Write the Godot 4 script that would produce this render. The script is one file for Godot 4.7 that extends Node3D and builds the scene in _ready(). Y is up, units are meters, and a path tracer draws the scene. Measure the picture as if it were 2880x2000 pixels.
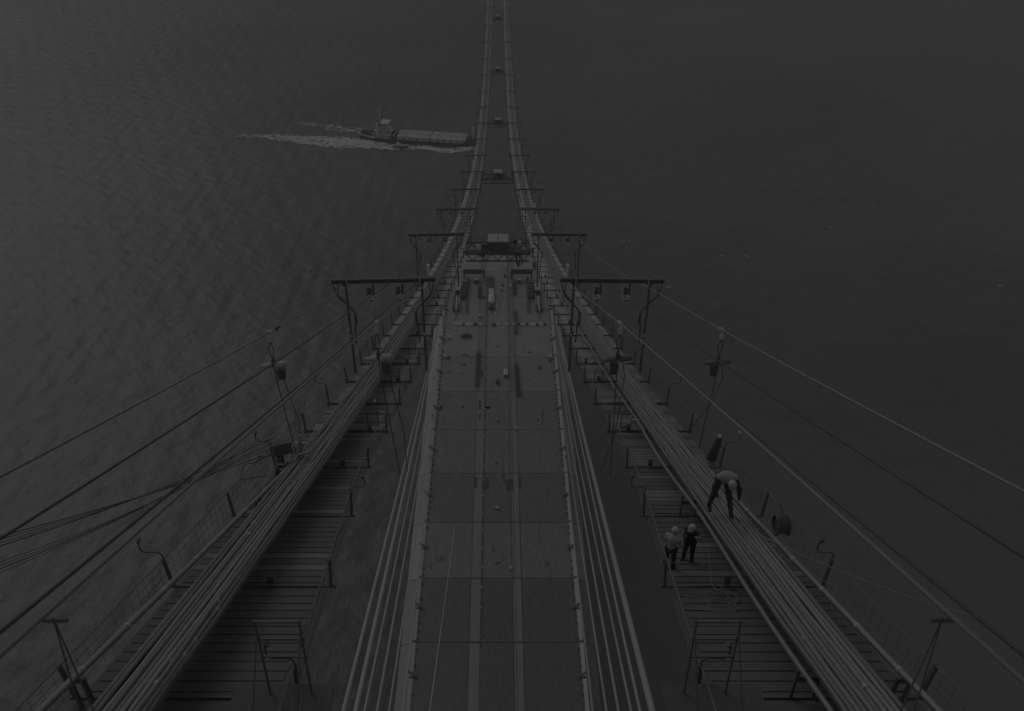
extends Node3D
# A suspension bridge under construction, seen from the top of its tower: two catwalks with the
# unfinished main cables, the deck far below, a cargo ship on the strait.
# x = right, y = up, the bridge runs towards -z; D below is the distance along the bridge (z = -D).

const EYE := 290.0        # camera above the sea
const DECK := 70.0        # top of the deck above the sea
const SAG_A := 0.506      # cable slope at the tower
const SAG_B := 0.00036
const FLOOR := 13.3       # drop of the catwalk floor below the camera at the tower
const BAY := 6.1

var taken := {}
var M := {}
var rng := RandomNumberGenerator.new()
var swell := FastNoiseLite.new()
var foam_noise := FastNoiseLite.new()

# ------------------------------------------------------------------ mesh builder
class MB:
	var v := PackedVector3Array()
	var n := PackedVector3Array()
	var c := PackedColorArray()
	var tint := Color(1, 1, 1)
	var colored := false

	func tri(a: Vector3, b: Vector3, d: Vector3, na: Vector3, nb: Vector3, nd: Vector3) -> void:
		if (d - a).cross(b - a).dot(na + nb + nd) < 0.0:
			v.push_back(a); v.push_back(d); v.push_back(b)
			n.push_back(na); n.push_back(nd); n.push_back(nb)
		else:
			v.push_back(a); v.push_back(b); v.push_back(d)
			n.push_back(na); n.push_back(nb); n.push_back(nd)
		if colored:
			c.push_back(tint); c.push_back(tint); c.push_back(tint)

	func quad(a: Vector3, b: Vector3, d: Vector3, e: Vector3, out: Vector3) -> void:
		var q := (d - a).cross(e - b)
		if q.length_squared() < 1e-16:
			q = out
		q = q.normalized()
		if q.dot(out) < 0.0:
			q = -q
		tri(a, b, d, q, q, q)
		tri(a, d, e, q, q, q)

	func hexa(p: Array) -> void:     # eight corners: 0-3 bottom ring, 4-7 top ring
		var mid := Vector3.ZERO
		for k in 8:
			mid += p[k] / 8.0
		for f in [[0, 1, 2, 3], [4, 5, 6, 7], [0, 1, 5, 4], [1, 2, 6, 5], [2, 3, 7, 6], [3, 0, 4, 7]]:
			var m: Vector3 = (p[f[0]] + p[f[1]] + p[f[2]] + p[f[3]]) / 4.0
			quad(p[f[0]], p[f[1]], p[f[2]], p[f[3]], m - mid)

	func box(at: Vector3, size: Vector3, b := Basis()) -> void:
		var h := size / 2.0
		var p := []
		for y in [-1, 1]:
			for s in [[-1, -1], [1, -1], [1, 1], [-1, 1]]:
				p.push_back(at + b * Vector3(s[0] * h.x, y * h.y, s[1] * h.z))
		hexa(p)

	func bar(p: Vector3, q: Vector3, w: float, h: float, up := Vector3.UP) -> void:
		var d := (q - p).normalized()
		if absf(d.dot(up)) > 0.98:
			up = Vector3.BACK
		var side := d.cross(up).normalized()
		up = side.cross(d).normalized()
		box((p + q) / 2.0, Vector3(w, h, p.distance_to(q)), Basis(side, up, -d))

	func tube(pts: Array, r: float, sides := 6, r_end := -1.0) -> void:
		var rings := []
		var up := Vector3.UP
		var count := pts.size()
		for i in count:
			var d: Vector3 = (pts[mini(i + 1, count - 1)] - pts[maxi(i - 1, 0)]).normalized()
			if absf(d.dot(up)) > 0.97:
				up = Vector3.RIGHT if absf(d.x) < 0.9 else Vector3.BACK
			var s := d.cross(up).normalized()
			up = s.cross(d).normalized()
			var rr := r if r_end < 0.0 else lerpf(r, r_end, float(i) / maxf(1.0, count - 1.0))
			var ring := []
			for k in sides:
				var t := TAU * k / sides
				var o := s * cos(t) + up * sin(t)
				ring.push_back([pts[i] + o * rr, o])
			rings.push_back(ring)
		for i in count - 1:
			for k in sides:
				var a = rings[i][k]
				var b = rings[i][(k + 1) % sides]
				var e = rings[i + 1][k]
				var f = rings[i + 1][(k + 1) % sides]
				tri(a[0], b[0], f[0], a[1], b[1], f[1])
				tri(a[0], f[0], e[0], a[1], f[1], e[1])
		for e in [0, count - 1]:
			var out: Vector3 = (pts[0] - pts[1]).normalized() if e == 0 else (pts[count - 1] - pts[count - 2]).normalized()
			for k in range(1, sides - 1):
				tri(rings[e][0][0], rings[e][k][0], rings[e][k + 1][0], out, out, out)

	func cyl(p: Vector3, q: Vector3, r: float, sides := 10, r2 := -1.0) -> void:
		tube([p, q], r, sides, r2)

	func ball(at: Vector3, r: Vector3, nu := 10, nv := 6, b := Basis()) -> void:
		var f := func(i: int, j: int) -> Vector3:
			var t := PI * j / nv
			var g := TAU * i / nu
			return Vector3(sin(t) * cos(g), cos(t), sin(t) * sin(g))
		for i in nu:
			for j in nv:
				var q := [f.call(i, j), f.call(i + 1, j), f.call(i + 1, j + 1), f.call(i, j + 1)]
				var w := []
				for x in q:
					w.push_back([at + b * (x * r), (b * (x / r)).normalized()])
				if j > 0:
					tri(w[0][0], w[1][0], w[2][0], w[0][1], w[1][1], w[2][1])
				if j < nv - 1:
					tri(w[0][0], w[2][0], w[3][0], w[0][1], w[2][1], w[3][1])

	func torus(at: Vector3, axis: Vector3, big: float, small: float, nu := 18, nv := 7) -> void:
		var s := axis.cross(Vector3.UP)
		if s.length() < 0.1:
			s = axis.cross(Vector3.RIGHT)
		s = s.normalized()
		var u := s.cross(axis).normalized()
		var pts := []
		for i in nu + 1:
			var t := TAU * i / nu
			pts.push_back([at + (s * cos(t) + u * sin(t)) * big, s * cos(t) + u * sin(t)])
		for i in nu:
			for k in nv:
				var w := []
				for e in [[i, k], [i, k + 1], [i + 1, k + 1], [i + 1, k]]:
					var t2: float = TAU * e[1] / nv
					var o: Vector3 = pts[e[0]][1] * cos(t2) + axis * sin(t2)
					w.push_back([pts[e[0]][0] + o * small, o])
				tri(w[0][0], w[1][0], w[2][0], w[0][1], w[1][1], w[2][1])
				tri(w[0][0], w[2][0], w[3][0], w[0][1], w[2][1], w[3][1])

	func merge(o: MB, x: Transform3D) -> void:
		for i in range(0, o.v.size(), 3):
			tri(x * o.v[i], x * o.v[i + 1], x * o.v[i + 2], x.basis * o.n[i], x.basis * o.n[i + 1], x.basis * o.n[i + 2])

	func mesh() -> ArrayMesh:
		var a := []
		a.resize(Mesh.ARRAY_MAX)
		a[Mesh.ARRAY_VERTEX] = v
		a[Mesh.ARRAY_NORMAL] = n
		if colored:
			a[Mesh.ARRAY_COLOR] = c
		var m := ArrayMesh.new()
		m.add_surface_from_arrays(Mesh.PRIMITIVE_TRIANGLES, a)
		return m

# ------------------------------------------------------------------ naming
func numbered(called: String) -> String:
	if not taken.has(called):
		taken[called] = 0
		return called
	taken[called] += 1
	return "%s_%03d" % [called, taken[called]]

func tag(o: Node3D, label: String, category := "", group := "", kind := "") -> Node3D:
	if label: o.set_meta("label", label)
	if category: o.set_meta("category", category)
	if group: o.set_meta("group", group)
	if kind: o.set_meta("kind", kind)
	return o

func base(called: String, at: Vector3, label: String, category: String, group := "", turn := 0.0) -> Node3D:
	var o := Node3D.new()
	o.name = numbered(called)
	add_child(o)
	o.position = at
	o.rotation.y = turn
	return tag(o, label, category, group)

func put(called: String, b, m: Material, parent: Node3D = null, at := Vector3.ZERO) -> MeshInstance3D:
	var o := MeshInstance3D.new()
	o.mesh = b.mesh() if b is MB else b
	o.material_override = m
	if parent == null:
		o.name = numbered(called)
		add_child(o)
	else:
		o.name = called
		parent.add_child(o, true)
	o.position = at
	return o

func copy(o: Node3D, at: Vector3, label: String, group := "", turn := 0.0) -> Node3D:
	var r: Node3D = o.duplicate()
	var plain := String(o.name)
	if plain.length() > 4 and plain.substr(plain.length() - 4, 1) == "_" and plain.right(3).is_valid_int():
		plain = plain.left(plain.length() - 4)
	r.name = numbered(plain)
	add_child(r)
	r.position = at
	r.rotation.y = turn
	r.set_meta("label", label)
	if group: r.set_meta("group", group)
	return r

func nth(k: int) -> String:
	return ["first", "second", "third", "fourth", "fifth", "sixth", "seventh", "eighth", "ninth", "tenth", "eleventh", "twelfth", "thirteenth", "fourteenth", "fifteenth", "sixteenth", "seventeenth", "eighteenth"][k]

# ------------------------------------------------------------------ materials
func grey(v: float) -> Color:
	return Color(v, v, v).linear_to_srgb()

func noise_tex(freq: float, lo: float, hi: float, seed_: int, size := 512, octaves := 4) -> NoiseTexture2D:
	var f := FastNoiseLite.new()
	f.seed = seed_
	f.noise_type = FastNoiseLite.TYPE_SIMPLEX_SMOOTH
	f.frequency = freq
	f.fractal_octaves = octaves
	var t := NoiseTexture2D.new()
	t.width = size; t.height = size
	t.seamless = true
	t.noise = f
	var g := Gradient.new()
	g.set_color(0, grey(lo)); g.set_color(1, grey(hi))
	t.color_ramp = g
	return t

func mat(v: float, rough := 0.6, metal := 0.0, tex: Texture2D = null, scale := 1.0, spec := 0.5) -> StandardMaterial3D:
	var m := StandardMaterial3D.new()
	m.albedo_color = grey(v) if tex == null else Color.WHITE
	m.roughness = rough
	m.metallic = metal
	m.metallic_specular = spec
	if tex:
		m.albedo_texture = tex
		m.uv1_triplanar = true
		m.uv1_world_triplanar = true
		m.uv1_scale = Vector3.ONE * scale
	return m

# ------------------------------------------------------------------ bridge shape
func level(drop: float, D: float) -> float:
	return EYE - (drop + SAG_A * D - SAG_B * D * D)

func cable_x(side: float, D: float) -> float:
	return side * (8.4 - 0.0022 * D)

func on_walk(side: float, across: float, up: float, D: float) -> Vector3:   # across: outwards from the cable line
	if across < -1.8:      # the catwalk widens inwards towards the tower
		across -= 0.07 * maxf(0.0, 30.0 - D) * (-across / 2.2)
	return Vector3(cable_x(side, D) + side * across, level(FLOOR, D) + up, -D)

func slope_up(D: float) -> Vector3:
	return Vector3(0, 1, -(SAG_A - 2.0 * SAG_B * D)).normalized()

func rope_points(x: float, dx: float, drop: float, d0: float, d1: float, step := 6.0) -> Array:
	var p := []
	var D := d0
	while D < d1 + 0.01:
		p.push_back(Vector3(x + dx * D, level(drop, D), -D))
		D += step if D < 200.0 else step * 3.0
	return p

func wave(x: float, z: float) -> float:
	return 0.42 * swell.get_noise_2d(x, z) + 0.12 * swell.get_noise_2d(x * 2.7 + 500.0, z * 2.2)

# ------------------------------------------------------------------ main
func _ready() -> void:
	rng.seed = 11
	var cam := Camera3D.new()
	cam.name = "camera"
	add_child(cam)
	cam.position = Vector3(0, EYE, 0)
	cam.rotation_degrees = Vector3(-35.3, 0, 0)
	cam.projection = Camera3D.PROJECTION_FRUSTUM
	cam.near = 0.2
	cam.far = 16000.0
	cam.size = 0.2 * 2000.0 / 2524.0
	cam.frustum_offset = Vector2(0.2 * 40.0 / 2524.0, 0.0)
	cam.current = true
	var env := Environment.new()
	var pm := ProceduralSkyMaterial.new()
	pm.sky_top_color = grey(0.50)
	pm.sky_horizon_color = grey(0.86)
	pm.sky_curve = 0.30
	pm.ground_bottom_color = grey(0.05)
	pm.ground_horizon_color = grey(0.30)
	var sky := Sky.new()
	sky.sky_material = pm
	env.background_mode = Environment.BG_SKY
	env.sky = sky
	env.tonemap_mode = Environment.TONE_MAPPER_LINEAR
	env.tonemap_exposure = 0.150
	env.fog_enabled = true          # thin sea haze over the strait
	env.fog_density = 0.0003
	env.fog_light_color = Color(0.9, 0.9, 0.9)
	env.sdfgi_enabled = true
	env.ssao_enabled = true
	env.ssil_enabled = true
	var we := WorldEnvironment.new()
	we.name = "sky_environment"
	we.environment = env
	add_child(we)
	var sun := DirectionalLight3D.new()
	sun.name = "sun"
	add_child(sun)
	sun.light_energy = 0.41
	sun.light_angular_distance = 36.0
	sun.light_color = Color(1.0, 0.997, 0.992)
	sun.shadow_enabled = true
	sun.sky_mode = DirectionalLight3D.SKY_MODE_LIGHT_ONLY
	sun.rotation_degrees = Vector3(-35.0, 180.0 + 40.0, 0)   # high cloud-veiled sun ahead and to the left

	swell.seed = 5
	swell.noise_type = FastNoiseLite.TYPE_SIMPLEX_SMOOTH
	swell.frequency = 0.02
	swell.fractal_octaves = 3
	foam_noise.seed = 21
	foam_noise.noise_type = FastNoiseLite.TYPE_SIMPLEX_SMOOTH
	foam_noise.frequency = 1.0
	foam_noise.fractal_octaves = 4
	foam_noise.fractal_gain = 0.65

	make_materials()
	make_water()
	make_tower()
	make_deck()
	make_stays()
	for s in [-1.0, 1.0]:
		make_catwalk(s)
		make_main_cable(s)
	make_ropes()
	make_portals()
	make_cross_bridges()
	make_hoists()
	make_winch()
	make_deck_cranes()
	make_deck_things()
	make_walk_things()
	make_ship()
	make_foam()
	make_people()

func make_materials() -> void:
	M.deck = []
	for k in 6:      # shade painted into the plates: darkest by the tower, palest at the working end
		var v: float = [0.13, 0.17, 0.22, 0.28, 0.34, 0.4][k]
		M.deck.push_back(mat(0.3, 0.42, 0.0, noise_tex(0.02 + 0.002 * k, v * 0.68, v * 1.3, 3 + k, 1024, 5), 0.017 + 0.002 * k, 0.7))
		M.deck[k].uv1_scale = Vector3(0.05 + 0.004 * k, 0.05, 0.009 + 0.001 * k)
	M.strip = mat(0.4, 0.42, 0.0, noise_tex(0.03, 0.22, 0.31, 6, 512, 4), 0.08, 0.7)
	M.parapet = mat(0.6, 0.5, 0.0, noise_tex(0.03, 0.42, 0.56, 9, 512, 4), 0.12)
	M.girder = mat(0.1, 0.7)
	M.dark = mat(0.1, 0.6, 0.0, noise_tex(0.05, 0.14, 0.2, 12, 256, 3), 0.9)
	M.black = mat(0.135, 0.7)
	M.steel = mat(0.2, 0.5)
	M.zinc = mat(0.4, 0.42, 0.35, noise_tex(0.04, 0.34, 0.48, 13, 256, 3), 0.7)
	M.strand = []
	for k in 4:
		M.strand.push_back(mat(0.25 + 0.035 * k, 0.5, 0.4))
	M.wrap = mat(0.7, 0.5)
	M.core = mat(0.2, 0.8)
	M.light = mat(0.66, 0.5)
	M.white = mat(0.82, 0.5)
	M.rope_light = mat(0.5, 0.6, 0.0, noise_tex(0.2, 0.24, 0.36, 15, 128, 2), 2.0)
	M.rope_dark = mat(0.13, 0.7)
	M.net = mat(0.2, 0.75, 0.0, noise_tex(0.05, 0.14, 0.2, 16, 512, 3), 0.35)
	M.slat = []
	for k in 6:      # tread tones with shade painted in: dark by the tower, pale farther out
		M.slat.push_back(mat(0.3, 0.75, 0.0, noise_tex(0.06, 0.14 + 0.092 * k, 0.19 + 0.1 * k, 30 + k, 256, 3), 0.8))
	M.net_far = mat(0.3, 0.7, 0.0, noise_tex(0.05, 0.4, 0.5, 26, 256, 3), 0.35)
	M.canvas = mat(0.5, 0.8, 0.0, noise_tex(0.03, 0.42, 0.6, 17, 256, 4), 0.4)
	M.cargo = mat(0.5, 0.85, 0.0, noise_tex(0.05, 0.5, 0.98, 18, 512, 5), 0.09)
	M.hull_dark = mat(0.15, 0.5, 0.0, noise_tex(0.04, 0.1, 0.22, 27, 256, 4), 0.12)
	M.hull_side = mat(0.4, 0.55, 0.0, noise_tex(0.04, 0.6, 0.9, 19, 512, 4), 0.1)
	M.ship_white = mat(0.7, 0.5, 0.0, noise_tex(0.05, 0.65, 0.92, 20, 256, 4), 0.25)
	M.foam = mat(0.72, 0.8, 0.0, noise_tex(0.05, 0.7, 0.98, 22, 512, 4), 0.14)
	M.skin_cloth = StandardMaterial3D.new()
	M.skin_cloth.vertex_color_use_as_albedo = true
	M.skin_cloth.roughness = 0.75
	M.helmet = mat(0.5, 0.4)
	# sea water: dark body, smooth surface broken by ripples
	var w := StandardMaterial3D.new()
	w.albedo_color = grey(0.165)
	w.roughness = 0.44
	w.metallic_specular = 0.5
	w.normal_enabled = true
	w.normal_texture = sea_normals()
	w.normal_scale = 1.0
	w.detail_enabled = true          # slow currents and cat's paws, far larger than the waves
	w.detail_blend_mode = BaseMaterial3D.BLEND_MODE_MUL
	w.detail_uv_layer = BaseMaterial3D.DETAIL_UV_2
	w.detail_albedo = noise_tex(0.006, 0.62, 1.0, 91, 1024, 5)
	M.water = w

func sea_normals() -> ImageTexture:
	# a patch of wind sea that repeats without a seam: many short waves about one wind direction
	var r := RandomNumberGenerator.new()
	r.seed = 4
	var n := 512
	var gx := PackedFloat32Array()
	var gy := PackedFloat32Array()
	gx.resize(n * n)
	gy.resize(n * n)
	var sx := PackedFloat32Array()
	var cx := PackedFloat32Array()
	sx.resize(n)
	cx.resize(n)
	for wv in 90:
		var k := 7.0 * pow(22.0, r.randf())
		var a := 0.35 + r.randfn() * 0.85
		var kx := roundf(k * cos(a))
		var ky := roundf(k * sin(a))
		var l := maxf(1.0, Vector2(kx, ky).length())
		var slope := 0.0125 * r.randf_range(0.5, 1.3) * pow(20.0 / l, 0.12)
		var ph := r.randf() * TAU
		for i in n:
			sx[i] = sin(TAU * kx * i / n + ph)
			cx[i] = cos(TAU * kx * i / n + ph)
		var ax := slope * kx / l
		var ay := slope * ky / l
		for j in n:
			var sj := sin(TAU * ky * j / n)
			var cj := cos(TAU * ky * j / n)
			var o := j * n
			for i in n:
				var v := cx[i] * cj - sx[i] * sj
				gx[o + i] += ax * v
				gy[o + i] += ay * v
	var b := PackedByteArray()
	b.resize(n * n * 3)
	for i in n * n:
		var q := Vector3(-gx[i], gy[i], 1.0).normalized()
		b[i * 3] = int(127.5 + 127.5 * q.x)
		b[i * 3 + 1] = int(127.5 + 127.5 * q.y)
		b[i * 3 + 2] = int(127.5 + 127.5 * q.z)
	return ImageTexture.create_from_image(Image.create_from_data(n, n, false, Image.FORMAT_RGB8, b))

# ------------------------------------------------------------------ water
func make_water() -> void:
	var st := SurfaceTool.new()
	st.begin(Mesh.PRIMITIVE_TRIANGLES)
	var x0 := -640.0
	var x1 := 640.0
	var d0 := 60.0
	var d1 := 1340.0
	var step := 5.0
	var nx := int((x1 - x0) / step)
	var nz := int((d1 - d0) / step)
	var turn := 0.62
	var uv := func(x: float, z: float) -> Vector2:      # ripples run obliquely to the bridge
		return Vector2((x * cos(turn) - z * sin(turn)) / 150.0, (x * sin(turn) + z * cos(turn)) / 170.0)
	for j in nz + 1:
		for i in nx + 1:
			var x := x0 + i * step
			var z := -(d0 + j * step)
			var edge := minf(minf(i, nx - i), minf(j, nz - j)) / 8.0
			st.set_uv(uv.call(x, z))
			st.set_uv2(Vector2(x * 0.8 + z * 0.35, z * 0.9 - x * 0.2) / 1900.0)
			st.add_vertex(Vector3(x, wave(x, z) * clampf(edge, 0.0, 1.0), z))
	for j in nz:
		for i in nx:
			var a := j * (nx + 1) + i
			st.add_index(a); st.add_index(a + nx + 1); st.add_index(a + 1)
			st.add_index(a + 1); st.add_index(a + nx + 1); st.add_index(a + nx + 2)
	var far := 9000.0
	var k := (nx + 1) * (nz + 1)
	for r in [[-far, far, -far, d0], [-far, far, d1, far], [-far, x0, d0, d1], [x1, far, d0, d1]]:
		for q in [[r[0], r[3]], [r[1], r[3]], [r[1], r[2]], [r[0], r[2]]]:
			st.set_uv(uv.call(q[0], -q[1]))
			st.set_uv2(Vector2(q[0] * 0.8 - q[1] * 0.35, -q[1] * 0.9 - q[0] * 0.2) / 1900.0)
			st.add_vertex(Vector3(q[0], 0, -q[1]))
		st.add_index(k); st.add_index(k + 1); st.add_index(k + 2)
		st.add_index(k); st.add_index(k + 2); st.add_index(k + 3)
		k += 4
	st.generate_normals()
	st.generate_tangents()
	var o := MeshInstance3D.new()
	o.name = "sea_water"
	o.mesh = st.commit()
	o.material_override = M.water
	add_child(o)
	tag(o, "dark grey rippled sea water under the bridge, brighter to the left", "", "", "structure")

# ------------------------------------------------------------------ tower behind the camera
func make_tower() -> void:
	var t := base("bridge_tower", Vector3(0, 0, 9), "pale concrete bridge tower whose top the picture is taken from", "tower")
	for s in [-1.0, 1.0]:
		var b := MB.new()
		var top := Vector3(s * 9.5, 284, 0)
		var foot := Vector3(s * 33.0, -4, 0)
		var p := []
		for e in [[foot, 7.0], [top, 4.0]]:
			for q in [[-1, -1], [1, -1], [1, 1], [-1, 1]]:
				p.push_back(e[0] + Vector3(q[0] * e[1] * 0.8, 0, q[1] * e[1]))
		b.hexa(p)
		put("tower_leg", b, M.zinc, t)
	var c := MB.new()
	c.box(Vector3(0, 279, 0), Vector3(15, 6, 6))
	put("crossbeam", c, M.zinc, t)
	# gantry added above the camera, out of view, to shade the near catwalks
	var g := base("added_shade_gantry", Vector3(0, EYE + 3.4, -2.0), "added unseen steel gantry with a planked floor, shading the near catwalks and cables", "gantry")
	for k in 12:
		var q := MB.new()
		q.box(Vector3(0, 0.1, -11.5 + 2.0 * k), Vector3(31.0, 0.12, 1.9))
		put("shade_gantry_plank", q, M.dark, g)
	for x in [-14.5, -5.0, 5.0, 14.5]:
		var q := MB.new()
		q.box(Vector3(x, -0.25, -0.5), Vector3(0.4, 0.5, 24.0))
		put("girder", q, M.dark, g)
	for x in [-9.5, 9.5]:
		for z in [6.0, 12.5]:
			var q := MB.new()
			q.bar(Vector3(x, -9.2, z), Vector3(x, -0.4, z), 0.5, 0.5)
			put("shade_gantry_leg", q, M.dark, g)

# ------------------------------------------------------------------ deck
func make_deck() -> void:
	var t := base("bridge_deck", Vector3(0, 0, 0), "wide grey steel bridge deck built of equal segments far below the catwalks", "bridge deck")
	var w := 25.0
	for k in range(-16, 4):
		var a := 309.9 + 24.05 * k + 0.11
		var e := a + 24.05 - 0.22
		var b := MB.new()
		b.hexa([Vector3(-w, 69.25, -a), Vector3(w, 69.25, -a), Vector3(w, 69.25, -e), Vector3(-w, 69.25, -e), Vector3(-w, DECK, -a), Vector3(w, DECK, -a), Vector3(w, DECK, -e), Vector3(-w, DECK, -e)])
		for s in [-1.0, 1.0]:
			b.hexa([Vector3(s * w, 66.8, -a), Vector3(s * 28.4, 68.0, -a), Vector3(s * 28.4, 68.0, -e), Vector3(s * w, 66.8, -e), Vector3(s * w, 69.7, -a), Vector3(s * 28.4, 68.3, -a), Vector3(s * 28.4, 68.3, -e), Vector3(s * w, 69.7, -e)])
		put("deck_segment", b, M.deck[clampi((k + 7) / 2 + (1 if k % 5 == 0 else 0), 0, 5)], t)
	var g := MB.new()
	g.hexa([Vector3(-18, 64.5, 74), Vector3(18, 64.5, 74), Vector3(18, 64.5, -405.5), Vector3(-18, 64.5, -405.5), Vector3(-24.9, 69.2, 74), Vector3(24.9, 69.2, 74), Vector3(24.9, 69.2, -405.5), Vector3(-24.9, 69.2, -405.5)])
	put("girder_box", g, M.girder, t)
	for k in 130:      # worn and recoated patches, tyre marks
		var long := rng.randf() < 0.55
		var b := MB.new()
		var x := rng.randf_range(9.5, 22.5) * (1.0 if rng.randf() < 0.5 else -1.0)
		if rng.randf() < 0.3:
			x = rng.randf_range(-4.2, 4.0)
		var d := rng.randf_range(160.0, 398.0)
		var lx := 0.28 if long else rng.randf_range(0.8, 3.0)
		var lz := rng.randf_range(5.0, 16.0) if long else rng.randf_range(0.8, 3.5)
		b.hexa([Vector3(x - lx / 2.0, DECK, -d), Vector3(x + lx / 2.0, DECK, -d), Vector3(x + lx * 0.45, DECK, -d - lz), Vector3(x - lx * 0.55, DECK, -d - lz), Vector3(x - lx / 2.0, DECK + 0.012, -d), Vector3(x + lx / 2.0, DECK + 0.012, -d), Vector3(x + lx * 0.45, DECK + 0.012, -d - lz), Vector3(x - lx * 0.55, DECK + 0.012, -d - lz)])
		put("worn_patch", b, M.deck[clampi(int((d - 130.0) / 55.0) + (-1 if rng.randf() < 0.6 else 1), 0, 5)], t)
	for r in [[-8.25, -5.3], [4.75, 7.3]]:
		for k in range(-16, 4):
			var a := 309.9 + 24.05 * k + 0.3
			var b := MB.new()
			b.box(Vector3((r[0] + r[1]) / 2.0, 70.03, -a - 11.75), Vector3(r[1] - r[0], 0.06, 23.45))
			put("rail_bed", b, M.strip, t)
	for x in [-8.35, 4.55, 5.35, 7.45]:
		var b := MB.new()
		b.box(Vector3(x, 70.05, -165), Vector3(0.16 if x > 0.0 else 0.12, 0.1, 478))
		put("kerb_angle", b, M.girder, t)
	for k in range(-1, 8):
		var b := MB.new()
		b.box(Vector3(-5.02, 70.14, -212.0 - 24.05 * k - 12.0 + 24.05), Vector3(0.34, 0.28, 23.6))
		put("service_pipe", b, M.black, t)
		for i in 3:
			var j := MB.new()
			j.box(Vector3(-5.02, 70.3, -212.0 - 24.05 * k - 8.0 * i + 10.0), Vector3(0.42, 0.12, 0.5))
			put("pipe_clamp", j, M.light, t)
	for s in [-1.0, 1.0]:
		for k in range(-34, 8):
			var a := 309.9 + 12.025 * k + 0.35
			if a < 90.0:
				continue
			var b := MB.new()
			b.hexa([Vector3(s * 23.75, DECK, -a), Vector3(s * 25.05, DECK, -a), Vector3(s * 25.05, DECK, -a - 11.2), Vector3(s * 23.75, DECK, -a - 11.2), Vector3(s * 23.9, 70.5, -a), Vector3(s * 24.95, 70.75, -a), Vector3(s * 24.95, 70.75, -a - 11.2), Vector3(s * 23.9, 70.5, -a - 11.2)])
			put("parapet_panel", b, M.parapet, t)
			if posmod(k, 2) == 1:
				var q := MB.new()
				q.bar(Vector3(s * 22.6, 70.5, -a + 0.3), Vector3(s * 25.4, 70.9, -a - 1.4), 0.45, 0.5)
				put("stay_anchor", q, M.dark, t)
			for i in 4:
				if rng.randf() < 0.75:
					var q := MB.new()
					q.box(Vector3(s * 23.5, 70.25, -a - 1.0 - 2.8 * i), Vector3(0.5, 0.5, 0.5))
					put("parapet_bracket", q, M.dark, t)

# ------------------------------------------------------------------ stays
func make_stays() -> void:
	var list := [[-24.6, 366.0, 37.5, -9.0], [-25.8, 342.0, 52.5, -11.5], [-25.2, 318.0, 65.0, -13.5], [-25.8, 294.0, 55.0, -10.0], [-25.2, 270.0, 62.5, -10.0], [-24.6, 246.0, 70.0, -9.0]]
	for s in [-1.0, 1.0]:
		for i in 6:
			var q = list[i]
			var a := Vector3(-s * q[0], EYE - 219.0, -q[1])
			var e := Vector3(-s * q[3], EYE - q[2], -3.0)
			var p := []
			for k in 25:
				var u := k / 24.0
				p.push_back(a.lerp(e, u) - Vector3(0, 2.2 * 4.0 * u * (1.0 - u), 0))
			var r := 0.15
			if (s < 0.0 and i == 1) or (s > 0.0 and i == 0):
				r = 0.24
			var b := MB.new()
			b.tube(p, r, 8)
			var side := "left" if s < 0.0 else "right"
			var t := base("stay_cable", Vector3.ZERO, "pale sheathed stay cable, %s from the outside of the fan beside the deck's %s edge" % [nth(i), side], "stay cable", "stay cables fanning down to the deck edges")
			put("sheath", b, M.parapet, t)
			var an := MB.new()
			an.cyl(a, a.lerp(e, 0.018), r * 1.7, 8)
			put("anchor_socket", an, M.dark, t)

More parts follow.
